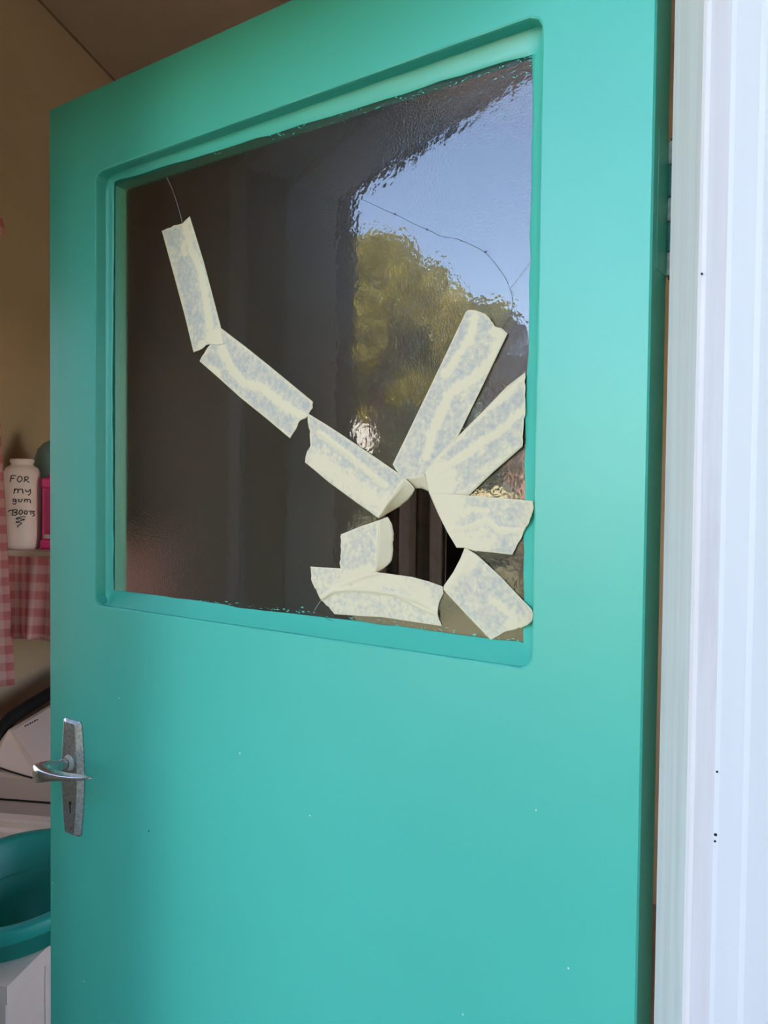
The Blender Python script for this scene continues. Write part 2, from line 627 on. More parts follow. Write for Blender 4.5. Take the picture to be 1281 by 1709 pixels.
# back wall with a dark passage opening
bm = bmesh.new()
add_box(bm, (XL, YB, -0.1), (-0.32, YB + 0.14, CEIL))
add_box(bm, (0.52, YB, -0.1), (XR, YB + 0.14, CEIL))
add_box(bm, (-0.32, YB, 2.95), (0.52, YB + 0.14, CEIL))
struct('wall_back', bm, M_WALL_IN)
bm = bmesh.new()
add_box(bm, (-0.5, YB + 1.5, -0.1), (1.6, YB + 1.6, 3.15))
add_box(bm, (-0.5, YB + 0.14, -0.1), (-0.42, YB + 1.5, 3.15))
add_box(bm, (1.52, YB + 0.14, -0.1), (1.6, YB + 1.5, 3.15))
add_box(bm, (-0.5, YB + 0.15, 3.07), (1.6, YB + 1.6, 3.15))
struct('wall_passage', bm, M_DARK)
bm = bmesh.new()
add_box(bm, (XL - 0.14, YF + 0.02, CEIL), (XR + 0.14, YB + 0.15, CEIL + 0.1))
struct('ceiling', bm, M_CEIL)
bm = bmesh.new()
add_box(bm, (XL - 0.14, YF, -0.12), (XR + 0.14, YB + 1.7, 0.0))
struct('floor', bm, M_FLOOR_IN)
# thin dark brown strip where the left wall meets the ceiling
bm = bmesh.new()
add_box(bm, (XL, YI, CEIL - 0.007), (XL + 0.004, YB, CEIL))
struct('trim_1', bm, M_CEIL_JOINT)
# soffit, fascia and roof
bm = bmesh.new()
add_box(bm, (XWING - 0.14, EY, EZ), (XR + 0.6, YI, EZ + 0.03))
struct('trim_2', bm, M_EAVE)
bm = bmesh.new()
add_box(bm, (XWING - 0.14, EY - 0.025, EZ - 0.015), (XR + 0.6, EY, EZ + 0.17), 0.003, 1)
struct('trim_3', bm, M_EAVE)
bm = bmesh.new()
prof = [(EY - 0.06, EZ + 0.17), (1.9, EZ + 0.95), (YB + 2.0, EZ + 0.3), (YB + 2.0, EZ + 0.34), (1.9, EZ + 1.0), (EY - 0.06, EZ + 0.21)]
a = [bm.verts.new((XL - 0.35, y, z)) for y, z in prof]
b = [bm.verts.new((XR + 0.65, y, z)) for y, z in prof]
for k in range(6):
    bm.faces.new((a[k], a[(k + 1) % 6], b[(k + 1) % 6], b[k]))
bm.faces.new(a[::-1])
bm.faces.new(b)
bmesh.ops.recalc_face_normals(bm, faces=bm.faces[:])
struct('roof', bm, M_ROOF)
# wing wall beside the doorway
bm = bmesh.new()
add_box(bm, (XWING - 0.14, EY + 0.005, -0.1), (XWING, YI, EZ))
struct('wall_wing', bm, M_WALL_OUT)
bm = bmesh.new()
add_box(bm, (XP, -6.5, -0.1), (XP + 0.15, YF - 0.001, EZ + 0.4))
struct('wall_sky_block', bm, M_WALL_OUT)  # added out of view to narrow the sky that lights the door

# ------------------------------------------------------------------ door frame (right jamb in view, left jamb, head)
XJ = 0.1255
YFR = 0.534


def jamb(name, sgn, x0):
    bm = bmesh.new()
    pr = [(0, YFR + 0.004), (0.0015, YFR + 0.0012), (0.004, YFR), (0.0165, YFR), (0.0195, YFR - 0.0006), (0.034, YFR - 0.0010),
          (0.0375, YFR - 0.0018), (0.074, YFR - 0.0018), (0.0755, YFR), (0.0755, YI + 0.01), (0.0165, YI + 0.01), (0.0165, 0.629), (0, 0.628)]
    add_prism(bm, [(x0 + sgn * a, b) for a, b in pr], 0.0, OPT)
    return struct(name, bm, M_FRAME, mats=[M_FRAME, M_FRAME_LINE, M_BARE])


jr = jamb('trim_4', 1, XJ)
tag(jr, 'weathered white painted timber door jamb beside the green door', None)
for p_ in jr.data.polygons:
    c = p_.center
    if 0.0165 < c.x - XJ < 0.076 and c.y < YFR - 0.0001:
        p_.material_index = 1
    if c.y > 0.63 and p_.normal.x < -0.5:
        p_.material_index = 2
jl = jamb('trim_5', -1, -0.700)
bm = bmesh.new()
add_box(bm, (-0.700, YFR, 2.075), (XJ, 0.628, OPT), 0.002, 1)
add_box(bm, (-0.700, 0.628, 2.090), (XJ, YI + 0.01, OPT))
struct('trim_6', bm, M_FRAME)
# nail holes in the jamb
for (px, py, r_) in ((1193.5, 1393, 0.0011), (1192.5, 1404, 0.0008), (1196, 1288, 0.0008), (1170.5, 457, 0.0008)):
    c = on_y(px, py, YFR - 0.0002)
    bm = bmesh.new()
    add_lathe(bm, [(r_ * 1.0, 0), (r_ * 0.8, 0.0006), (0.0001, 0.0009)], n=8)
    bmesh.ops.rotate(bm, verts=bm.verts[:], cent=(0, 0, 0), matrix=Matrix.Rotation(math.radians(90), 3, 'X'))
    bmesh.ops.translate(bm, verts=bm.verts[:], vec=c)
    o = new_obj('nail_hole', bm, M_KEY, jr)

# ------------------------------------------------------------------ the green door
WU0, WU1, WZB, WZT = 0.0962, 0.7105, 1.3958 - DOOR_BOT, 1.9585 - DOOR_BOT      # window opening, door coordinates
NS = 28                                                                        # samples per side


def rrect(u0, u1, z0, z1, r, jit=0.0, seed=0):
    """counter-clockwise loop, NS samples on each side; corners rounded by pulling samples"""
    rg = random.Random(seed)
    pts = []
    cs = [(u0, z0), (u1, z0), (u1, z1), (u0, z1)]
    for k in range(4):
        a, b = Vector(cs[k]), Vector(cs[(k + 1) % 4])
        for i in range(NS):
            f_ = i / NS
            f_ = 0.5 - 0.5 * math.cos(math.pi * f_) if r > 0 else f_
            f_ = f_ * 0.55 + (i / NS) * 0.45
            pts.append(a.lerp(b, f_))
    out = []
    for p_ in pts:
        x, z = p_
        cx = min(max(x, u0 + r), u1 - r)
        cz = min(max(z, z0 + r), z1 - r)
        d = Vector((x - cx, z - cz))
        if r > 0 and abs(d.x) > 1e-9 and abs(d.y) > 1e-9:
            d = d.normalized() * r
            x, z = cx + d.x, cz + d.y
        out.append((x + rg.uniform(-jit, jit), z + rg.uniform(-jit, jit)))
    return out


def bridge(bm, la, lb):
    n = len(la)
    for k in range(n):
        bm.faces.new((la[k], la[(k + 1) % n], lb[(k + 1) % n], lb[k]))


def loop_verts(bm, pts, y):
    return [bm.verts.new((x, (y[k] if isinstance(y, list) else y), z)) for k, (x, z) in enumerate(pts)]


H_ = DOOR_TOP - DOOR_BOT
bm = bmesh.new()
wob = random.Random(3)
L_of = loop_verts(bm, rrect(0.0015, DOOR_W - 0.0015, 0.0015, H_ - 0.0015, 0), 0.0)
L_oe = loop_verts(bm, rrect(0, DOOR_W, 0, H_, 0), 0.0018)
L_ob = loop_verts(bm, rrect(0, DOOR_W, 0, H_, 0), DOOR_T)
L_w0 = loop_verts(bm, rrect(WU0 - 0.0022, WU1 + 0.0022, WZB - 0.0022, WZT + 0.0022, 0.014, 0.0002, 1), 0.0)
L_w1 = loop_verts(bm, rrect(WU0 - 0.0006, WU1 + 0.0006, WZB - 0.0006, WZT + 0.0006, 0.013, 0.0002, 2), 0.0008)
L_w2 = loop_verts(bm, rrect(WU0, WU1, WZB, WZT, 0.012, 0.0001, 3), 0.0030)
L_w3 = loop_verts(bm, rrect(WU0, WU1, WZB, WZT, 0.010), 0.0232)
L_w4 = loop_verts(bm, rrect(WU0 + 0.012, WU1 - 0.012, WZB + 0.012, WZT - 0.012, 0.002), 0.0232)
L_w5 = loop_verts(bm, rrect(WU0 + 0.012, WU1 - 0.012, WZB + 0.012, WZT - 0.012, 0.002), DOOR_T)
for a, b in ((L_ob, L_oe), (L_oe, L_of), (L_of, L_w0), (L_w0, L_w1), (L_w1, L_w2), (L_w2, L_w3), (L_w3, L_w4), (L_w4, L_w5), (L_w5, L_ob)):
    bridge(bm, a, b)
bmesh.ops.recalc_face_normals(bm, faces=bm.faces[:])
door = new_obj('door_1', bm, M_GREEN)
tag(door, 'green gloss painted timber door standing ajar with a taped broken pane', None, kind='structure')
door.matrix_world = DOOR_M
for p_ in door.data.polygons:
    # round only the soft painted arris of the recess
    p_.use_smooth = False

# glazing putty bead, painted over in green
GD = 0.0200                                        # front of the glass, below the door face


def inset(side, f_):
    if side == 0:
        return 0.0175 + 0.001 * math.sin(9 * f_)                      # bottom
    if side == 1:
        return 0.0095 + 0.0012 * math.sin(7 * f_ + 1)                 # free-edge side
    if side == 2:
        return 0.0075 + 0.0125 * f_ if f_ < 1 else 0.02               # top, thicker towards the hinge
    return 0.0165 - 0.001 * math.sin(6 * f_)                          # hinge side


def bead_loop(scale, seed, jit):
    rg = random.Random(seed)
    base = rrect(WU0, WU1, WZB, WZT, 0.0)
    out = []
    ins_v = [inset(k // NS, (k % NS) / NS) for k in range(4 * NS)]
    for k, (x, z) in enumerate(base):
        side = k // NS
        i_bot = inset(0, (x - WU0) / (WU1 - WU0))
        i_top = inset(2, 1 - (x - WU0) / (WU1 - WU0) * 1.0)
        i_l = inset(1, (z - WZB) / (WZT - WZB))
        i_r = inset(3, 1 - (z - WZB) / (WZT - WZB))
        xx = min(max(x, WU0 + i_r * scale), WU1 - i_l * scale)
        zz = min(max(z, WZB + i_bot * scale), WZT - i_top * scale)
        out.append((xx + rg.uniform(-jit, jit), zz + rg.uniform(-jit, jit)))
    return out


bm = bmesh.new()
def bdep(d_bottom, d_else):
    return [d_bottom if k // NS == 0 else d_else for k in range(4 * NS)]


B0 = loop_verts(bm, rrect(WU0 - 0.0001, WU1 + 0.0001, WZB - 0.0001, WZT + 0.0001, 0.010), bdep(0.0040, 0.0152))
B1 = loop_verts(bm, bead_loop(0.10, 11, 0.0003), bdep(0.0056, 0.0162))
B2 = loop_verts(bm, bead_loop(0.72, 12, 0.0006), bdep(0.0170, 0.0186))
B3 = loop_verts(bm, bead_loop(0.98, 13, 0.0011), 0.0195)
B4 = loop_verts(bm, bead_loop(1.02, 13, 0.0011), GD + 0.0001)
B5 = loop_verts(bm, rrect(WU0 - 0.0001, WU1 + 0.0001, WZB - 0.0001, WZT + 0.0001, 0.010), GD + 0.0001)
for a, b in ((B0, B1), (B1, B2), (B2, B3), (B3, B4), (B4, B5)):
    bridge(bm, a, b)
bmesh.ops.recalc_face_normals(bm, faces=bm.faces[:])
o = new_obj('glazing_putty', bm, M_PUTTY, door, smooth=True)

# the pane: a slab with the broken hole cut out
hole_px = [(672, 800), (692, 796), (711, 789), (736, 850), (764, 906), (782, 909), (766, 948), (744, 987), (728, 980), (690, 970), (629, 960), (627, 930), (629, 900), (630, 872),
           (628, 866), (650, 832)]
hole = []
for (px, py) in hole_px:
    q = door_at(px, py, GD)
    hole.append((q.x, q.z))
hole = hole[::-1] if sum((hole[k][0] * hole[(k + 1) % len(hole)][1] - hole[(k + 1) % len(hole)][0] * hole[k][1]) for k in range(len(hole))) < 0 else hole
bm = bmesh.new()
rect = [(WU0, WZB), (WU1, WZB), (WU1, WZT), (WU0, WZT)]
ov = [bm.verts.new((x, GD, z)) for x, z in rect]
hv = [bm.verts.new((x, GD, z)) for x, z in hole]
es = [bm.edges.new((ov[k], ov[(k + 1) % 4])) for k in range(4)] + [bm.edges.new((hv[k], hv[(k + 1) % len(hv)])) for k in range(len(hv))]
bmesh.ops.triangle_fill(bm, use_beauty=True, use_dissolve=False, edges=es)
r_ = bmesh.ops.extrude_face_region(bm, geom=bm.faces[:])
bmesh.ops.translate(bm, verts=[g for g in r_['geom'] if isinstance(g, bmesh.types.BMVert)], vec=(0, 0.0031, 0))
bmesh.ops.recalc_face_normals(bm, faces=bm.faces[:])
pane = new_obj('window_pane', bm, M_GLASS, door, mats=[M_GLASS, M_GLASS_R])
for p_ in pane.data.polygons:
    if p_.center.y > GD + 0.0029:
        p_.material_index = 1
pane['label'] = 'obscure glass pane with a hole and long cracks'


def crack(pts, rad, mat, dep=GD, lab=None):
    pp = [Vector((px, py)) for px, py in pts]
    pp = resample(pp, 26)
    rg = random.Random(int(pts[0][0]))
    w3 = [door_at(q.x + rg.uniform(-0.5, 0.5), q.y + rg.uniform(-0.5, 0.5), dep - 0.0001) for q in pp]
    bm = bmesh.new()
    add_tube(bm, w3, rad, 5)
    o = new_obj('crack', bm, mat, pane)
    if lab:
        o['label'] = lab
    return o


crack([(278, 296), (286, 312), (294, 335), (300, 355), (304, 372)], 0.00026, M_CRACK_L, lab='pale hairline crack')
crack([(603, 332), (640, 350), (660, 358), (690, 373), (712, 383), (735, 394), (765, 399), (780, 405), (808, 420), (826, 440), (842, 462), (850, 480), (856, 500), (855, 518), (838, 549)],
      0.00024, M_CRACK_D, lab='dark curved crack')
crack([(887, 433), (870, 458), (850, 482)], 0.00022, M_CRACK_L)
crack([(525, 1018), (531, 1008), (537, 1000)], 0.0003, M_CRACK_L)
crack([(527, 1019), (545, 1032), (570, 1042), (600, 1047), (626, 1047)], 0.00026, M_CRACK_D, GD - 0.0012)
for (px, py) in ((659, 357), (713, 383), (769, 402), (810, 420)):
    bm = bmesh.new()
    q = door_at(px, py, GD - 0.0002)
    rg = random.Random(px)
    vs = [bm.verts.new(q + Vector((rg.uniform(0.7, 2.4) * 0.001 * math.cos(a_), 0, rg.uniform(0.5, 1.3) * 0.001 * math.sin(a_)))) for a_ in (0, 1.3, 2.6, 3.9, 5.2)]
    ct = bm.verts.new(q + Vector((0, -0.0003, 0)))
    for k in range(5):
        bm.faces.new((vs[k], vs[(k + 1) % 5], ct))
    bm.faces.new(vs[::-1])
    new_obj('glass_chip', bm, M_CRACK_D, pane)

# ---- door handle: long plate, bush, lever
handle = bpy.data.objects.new('door_handle', None)
handle.empty_display_size = 0.03
col.objects.link(handle)
handle.parent = door
handle['label'] = 'worn silver lever handle on a long plate'
HC = 0.758
hz0, hz1 = 1.0775 - DOOR_BOT, 1.2345 - DOOR_BOT
hm = (hz0 + hz1) / 2
prof = [(hz0, 0.0145), (hz0 + 0.003, 0.0185), (hz0 + 0.03, 0.0225), (hm - 0.01, 0.0252), (hm + 0.02, 0.0252), (hz1 - 0.03, 0.0232), (hz1 - 0.003, 0.0200), (hz1, 0.0165)]
bm = bmesh.new()


def plate_loop(grow, y, zs=0.0):
    pts = []
    for z, hw in prof:
        pts.append((HC + (hw + grow), z))
    for z, hw in prof[::-1]:
        pts.append((HC - (hw + grow), z))
    out = []
    for x, z in pts:
        zz = min(max(z, hz0 + zs), hz1 - zs)
        out.append(bm.verts.new((x, y, zz)))
    return out


P0, P1, P2 = plate_loop(0, 0.0), plate_loop(0, -0.0018), plate_loop(-0.0085, -0.0068, 0.003)
bridge(bm, P0, P1)
bridge(bm, P1, P2)
bm.faces.new(P2)
bm.faces.new(P0[::-1])
bmesh.ops.recalc_face_normals(bm, faces=bm.faces[:])
plate = new_obj('backplate', bm, M_PLATE, handle)
plate['label'] = 'pitted grey metal plate'


def disc_y(name, cx, cz, r0, y0, y1, mat, parent, r1=None, n=20):
    bm = bmesh.new()
    r1 = r0 if r1 is None else r1
    a = [bm.verts.new((cx + r0 * math.cos(2 * math.pi * k / n), y0, cz + r0 * math.sin(2 * math.pi * k / n))) for k in range(n)]
    b = [bm.verts.new((cx + r1 * math.cos(2 * math.pi * k / n), y1, cz + r1 * math.sin(2 * math.pi * k / n))) for k in range(n)]
    bridge(bm, a, b)
    bm.faces.new(a[::-1])
    bm.faces.new(b)
    bmesh.ops.recalc_face_normals(bm, faces=bm.faces[:])
    return new_obj(name, bm, mat, parent)


LZ = 1.1775 - DOOR_BOT
disc_y('bush', HC, LZ, 0.0108, -0.0068, -0.0100, M_ROSE, handle, 0.0095)
q = door_at(117, 1214, -0.0069)
disc_y('screw', q.x, q.z, 0.0026, -0.0067, -0.0078, M_SCREW2, handle, 0.0022, 12)
q = door_at(118.5, 1381, -0.0069)
disc_y('screw', q.x, q.z, 0.0032, -0.0067, -0.0075, M_SCREW, handle, 0.0028, 12)['label'] = 'rusty brown screw'
qa, qb = door_at(117.0, 1339, -0.0069), door_at(119.0, 1358, -0.0069)
bm = bmesh.new()
add_box(bm, (qa.x - 0.0012, -0.00705, qb.z), (qa.x + 0.0012, -0.0066, qa.z))
add_box(bm, (qa.x - 0.0022, -0.00705, qa.z - 0.0034), (qa.x + 0.0022, -0.0066, qa.z + 0.0008), 0.0007, 1)
new_obj('keyhole', bm, M_KEY, handle)
# lever swept along a path: out of the bush, round the knuckle, along towards the hinge
path = [  # x, y, z, half breadth (across path, in the y/x plane), half height
    (HC, -0.008, LZ, 0.0072, 0.0072),
    (HC + 0.001, -0.022, LZ, 0.0072, 0.0074),
    (HC + 0.004, -0.036, LZ - 0.0010, 0.0100, 0.0102),
    (HC + 0.007, -0.047, LZ - 0.0025, 0.0110, 0.0125),
    (HC - 0.004, -0.053, LZ - 0.0015, 0.0085, 0.0115),
    (HC - 0.022, -0.053, LZ + 0.0012, 0.0085, 0.0070),
    (HC - 0.050, -0.049, LZ + 0.0045, 0.0090, 0.0034),
    (HC - 0.078, -0.047, LZ + 0.0085, 0.0075, 0.0026),
    (HC - 0.098, -0.045, LZ + 0.0125, 0.0052, 0.0018),
    (HC - 0.106, -0.044, LZ + 0.0140, 0.0015, 0.0007)]
bm = bmesh.new()
rings = []
for i, (x, y, z, hb, hh) in enumerate(path):
    a, b = path[max(i - 1, 0)], path[min(i + 1, len(path) - 1)]
    tv = Vector((b[0] - a[0], b[1] - a[1], b[2] - a[2])).normalized()
    side = tv.cross(Vector((0, 0, 1))).normalized()
    upv = side.cross(tv)
    ring = []
    for k in range(14):
        an = 2 * math.pi * k / 14
        ca, sa = math.cos(an), math.sin(an)
        e = 0.5
        ring.append(bm.verts.new(Vector((x, y, z)) + side * hb * math.copysign(abs(ca) ** e, ca) + upv * hh * math.copysign(abs(sa) ** e, sa)))
    rings.append(ring)
for a, b in zip(rings, rings[1:]):
    bridge(bm, a, b)
bm.faces.new(rings[0][::-1])
bm.faces.new(rings[-1])
bmesh.ops.recalc_face_normals(bm, faces=bm.faces[:])
lever = new_obj('lever', bm, M_LEVER, handle, smooth=True)
sd = lever.modifiers.new('smooth', 'SUBSURF')
sd.levels = sd.render_levels = 1

# ---- butt hinge on the room side of the hinge edge
kx, ky = 0.0045, DOOR_T + 0.0035
hinge = bpy.data.objects.new('hinge', None)
hinge.empty_display_size = 0.03
col.objects.link(hinge)
hinge.parent = door
hinge['label'] = 'painted butt hinge with rust at its joints'
zk = [1.8445, 1.8245, 1.7975, 1.7775, 1.7525, 1.7320]
for i in range(5):
    bm = bmesh.new()
    z1, z0 = zk[i] - DOOR_BOT - 0.0008, zk[i + 1] - DOOR_BOT + 0.0008
    r = 0.0058 if i % 2 == 0 else 0.0054
    add_lathe(bm, [(r * 0.9, z0), (r, z0 + 0.001), (r * 1.02, (z0 + z1) / 2), (r, z1 - 0.001), (r * 0.9, z1)], (-kx, ky, 0), 14, cap_top=True)
    new_obj('knuckle', bm, M_KN_W if i % 2 == 0 else M_KN_G, hinge)
bm = bmesh.new()
add_tube(bm, [(-kx, ky, zk[5] - DOOR_BOT - 0.002), (-kx, ky, zk[0] - DOOR_BOT + 0.002)], 0.0036, 10)
new_obj('hinge_pin', bm, M_RUST, hinge)
bm = bmesh.new()
add_box(bm, (-0.0004, 0.014, zk[5] - DOOR_BOT), (0.0002, DOOR_T + 0.002, zk[0] - DOOR_BOT))
new_obj('hinge_leaf', bm, M_GREEN, hinge)

# ------------------------------------------------------------------ masking tape strips
TAPE_TH = 0.00016


def tape_depth(u, z, layer):
    d = GD - 0.00035 - 0.00034 * layer
    edge = WU0 + 0.0165                     # the strip climbs on to the putty at the hinge side
    if u < edge + 0.004:
        k = min(max((edge + 0.004 - u) / 0.0165, 0), 1)
        d -= 0.0085 * k
    return d


def torn(pts, jit, seed):
    rg = random.Random(seed)
    pp = resample([Vector(p) for p in pts], max(6, int(sum((Vector(a) - Vector(b)).length for a, b in zip(pts, pts[1:])) / 5)))
    for k in range(1, len(pp) - 1):
        pp[k] = pp[k] + Vector((rg.uniform(-jit, jit), rg.uniform(-jit, jit)))
    return pp


def tape(label, patches, ridges, layer, base=0.0, blobs=()):
    """patches: (top, right, bottom, left, torn sides, curl) in photograph pixels"""
    bm = bmesh.new()
    lift_l = bm.verts.layers.float.new('lift')
    for pi, (top, right, bottom, left, tears, curl) in enumerate(patches):
        sides = [top, right, bottom, left]
        sides = [torn(s_, 1.1, 31 * layer + 7 * k + pi * 3 + len(label)) if k in tears else [Vector(p) for p in s_] for k, s_ in enumerate(sides)]
        la = sum((Vector(a) - Vector(b)).length for a, b in zip(top, top[1:]))
        lb = sum((Vector(a) - Vector(b)).length for a, b in zip(left, left[1:]))
        ns, nt = max(8, int(la / 2.6)), max(8, int(lb / 2.2))
        g = coons(*sides, ns, nt)
        vv = []
        for j, row in enumerate(g):
            vr = []
            for i, q in enumerate(row):
                s_, t_ = i / ns, j / nt
                lift = base
                hgt = 0.0
                for (pl, wd_, hh, amt) in ridges:
                    dd = dist_poly(q, pl)
                    e_ = math.exp(-(dd / wd_) ** 2)
                    lift = max(lift, amt * e_)
                    hgt += hh * math.exp(-(dd / (wd_ * 0.6)) ** 2)
                for (bx, by, br, amt) in blobs:
                    lift = max(lift, amt * math.exp(-(((q.x - bx) ** 2 + (q.y - by) ** 2) / br ** 2) ** 2))
                ed = min(s_ * la, (1 - s_) * la, t_ * lb, (1 - t_) * lb)
                lift = max(lift, 0.75 * math.exp(-ed / 2.2))
                if curl:
                    lift = 1.0
                dep = GD
                for _ in range(3):
                    w_ = door_at(q.x, q.y, dep)
                    dep = tape_depth(w_.x, w_.z, layer) - hgt * 0.001
                    if curl:
                        dep += curl(s_, t_)
                wob_ = 0.00008 * math.sin(q.x * 0.21 + layer) * math.sin(q.y * 0.17 + 2 * layer)
                w_ = door_at(q.x, q.y, dep + wob_)
                v_ = bm.verts.new(w_)
                v_[lift_l] = lift
                vr.append(v_)
            vv.append(vr)
        for j in range(nt):
            for i in range(ns):
                bm.faces.new((vv[j][i], vv[j][i + 1], vv[j + 1][i + 1], vv[j + 1][i]))
    bmesh.ops.remove_doubles(bm, verts=bm.verts[:], dist=0.0002)
    bmesh.ops.recalc_face_normals(bm, faces=bm.faces[:])
    if sum(f.normal.y for f in bm.faces) > 0:
        bmesh.ops.reverse_faces(bm, faces=bm.faces[:])
    bm.transform(DOOR_M)
    o = new_obj('masking_tape_strip', bm, M_TAPE, None, smooth=True)
    so = o.modifiers.new('thickness', 'SOLIDIFY')
    so.thickness = TAPE_TH
    so.offset = -1.0
    rebase(o)
    tag(o, label, 'tape', 'masking tape strips on the broken pane')
    return o


def smooth01(x):
    x = min(max(x, 0), 1)
    return x * x * (3 - 2 * x)


# second strip from the top lies under the first
tape('masking tape strip joining the uppermost strip, its lower end notched',
     [([(369.4, 548), (410, 579), (450, 611), (522.6, 670.8)],
       [(522.6, 670.8), (521, 681), (511.6, 697), (505, 700), (497.4, 705), (495.4, 715.5), (484, 731.7)],
       [(333, 603), (365, 631), (400, 662.7), (440, 695), (484, 731.7)],
       [(369.4, 548), (352, 572), (343, 585), (333, 603)], (1, 3), None)],
     [([(370, 582), (386, 615), (407, 639), (436, 646), (477, 679), (505, 694)], 6, 0.5, 0.9), ([(350, 615), (362, 622)], 6, 0.2, 0.7)], 1)
tape('uppermost masking tape strip, below the pale hairline crack near the top of the pane',
     [([(270, 385.4), (288, 378), (304.6, 371.8), (316.7, 361)],
       [(316.7, 361), (340, 437), (354, 490), (367.8, 543), (374, 573)],
       [(323, 588.4), (335, 584), (344, 575.5), (360.8, 576), (374, 573)],
       [(270, 385.4), (290.5, 460.8), (308, 526), (323, 588.4)], (0, 2), None)],
     [([(309, 374), (318.6, 414), (335, 449), (344.5, 507), (350, 545)], 5, 0.5, 0.95), ([(306, 405), (308, 425)], 4, 0.2, 0.6)], 2,
     blobs=((360, 563, 15, 1.0), (338, 576, 8, 0.8)))
# third strip, folding into the hole
tape('masking tape strip whose lower end folds back into the hole',
     [([(512.5, 689), (545, 709), (570.5, 725.6), (620, 759), (670, 793.4), (678, 800)],
       [(678, 800), (660, 823), (646, 843), (631.4, 865)],
       [(508.8, 771.5), (550, 806), (595, 839), (615, 853), (631.4, 865)],
       [(512.5, 689), (514, 705), (517.7, 723.6), (517.7, 746), (509, 760), (508.8, 771.5)], (3,), None),
      ([(678, 800), (684, 806), (692, 816)],
       [(692, 816), (688, 825), (681, 834), (666, 846), (650, 855), (631.6, 865.4)],
       [(631.4, 865), (631.5, 865.2), (631.6, 865.4)],
       [(678, 800), (660, 823), (646, 843), (631.4, 865)], (), lambda s_, t_: 0.012 * s_ * math.sin(math.pi * (0.12 + 0.8 * (1 - t_))) + 0.0012 * math.sin(9 * t_) * s_)],
     [([(534, 723), (582, 760), (612, 786), (643, 809)], 5, 0.7, 0.8), ([(530, 770), (570, 800), (615, 832), (640, 838)], 22, 0.0, 0.55),
      ([(676, 803), (655, 832), (633, 862)], 5, 0.4, 0.9)], 2)
# the long one
tape('longest masking tape strip, rising steeply from the hole to the dark curved crack',
     [([(777, 520.6), (781, 517), (789, 516.5), (812, 525), (817, 533), (825, 542.5), (828, 546), (835.7, 547), (847, 556.5)],
       [(847, 556.5), (806, 642), (764, 728), (735, 768), (709.5, 792)],
       [(655, 775), (660, 784), (667, 793), (675, 799.5), (692, 799), (709.5, 792)],
       [(777, 520.6), (737, 605), (690, 703), (655, 775)], (0,), None),
      ([(675, 799.5), (692, 799), (709.5, 792)],
       [(709.5, 792), (713, 806), (716.5, 821)],
       [(684, 809), (694, 815.5), (703, 815), (716.5, 821)],
       [(675, 799.5), (679, 804), (684, 809)], (), lambda s_, t_: 0.0075 * t_)],
     [([(792, 530), (787, 555), (768.5, 589), (743.6, 623.6)], 6, 0.5, 0.8), ([(837, 560), (826, 590), (812, 611), (790, 632), (765, 644), (748, 662), (738, 685), (725, 711), (712, 761)], 7, 0.5, 0.9),
      ([(826, 552), (838, 566)], 9, 0.1, 0.8)], 1, 0.05)
# fan strip
tape('masking tape strip with a pointed tip at the putty, beside the longest strip',
     [([(709, 788), (726, 764), (764, 728), (805, 687), (846.6, 644), (876, 621.5)],
       [(876, 621.5), (876, 642), (877, 680), (873, 711), (871.6, 745.4)],
       [(716, 824), (750, 827), (782.6, 826.6), (821.6, 789), (871.6, 745.4)],
       [(709, 788), (711, 800), (716, 824)], (1,), None)],
     [([(862, 642), (840, 665), (815, 682)], 5, 0.3, 0.6), ([(874, 683), (850, 705), (828, 723.6), (800, 740), (781, 755), (755, 772), (735, 785)], 6, 0.5, 0.9), ([(800, 790), (850, 750)], 5, 0.2, 0.45)], 2,
     blobs=((730, 800, 30, 1.0),))
tape('broad level masking tape strip between the hole and the hinge-side putty',
     [([(715.5, 822), (748, 824), (782.6, 826.8), (835, 831), (888.8, 836)],
       [(888.8, 836), (890, 847), (883.5, 870.6), (874.7, 886), (866, 905), (854.4, 926)],
       [(761.7, 914), (775, 914.3), (790, 919), (820, 922), (854.4, 926)],
       [(715.5, 822), (731, 858), (746.7, 889), (761.7, 914)], (1,), None)],
     [([(752, 862), (785, 850), (812, 852)], 5, 0.3, 0.7), ([(752, 885), (775, 882), (812, 868), (831, 884), (868, 886)], 5, 0.5, 0.8), ([(735, 845), (752, 880), (770, 912)], 15, 0.0, 0.8)], 3,
     0.16, blobs=((745, 845, 30, 0.95), (800, 905, 28, 0.5)))
tape('stubby masking tape strip slanting from the hole down to the lower pane corner',
     [([(775.5, 913), (796.6, 926.8), (837, 964), (862, 991), (887, 1017)],
       [(887, 1017), (888.8, 1026.7), (887, 1039), (871.6, 1047), (843.5, 1054.8), (818.5, 1068)],
       [(739.5, 984), (765, 1012), (792, 1041), (818.5, 1068)],
       [(775.5, 913), (768, 932), (756, 955), (740, 978), (739.5, 984)], (1,), None)],
     [([(772, 920), (760, 945), (745, 975)], 13, 0.0, 0.95), ([(785, 935), (768, 955), (752, 975)], 5, 0.5, 0.8), ([(820, 1000), (845, 1020), (860, 1030)], 8, 0.1, 0.5)], 1,
     0.12, blobs=((780, 930, 22, 0.95), (860, 1040, 20, 0.5)))
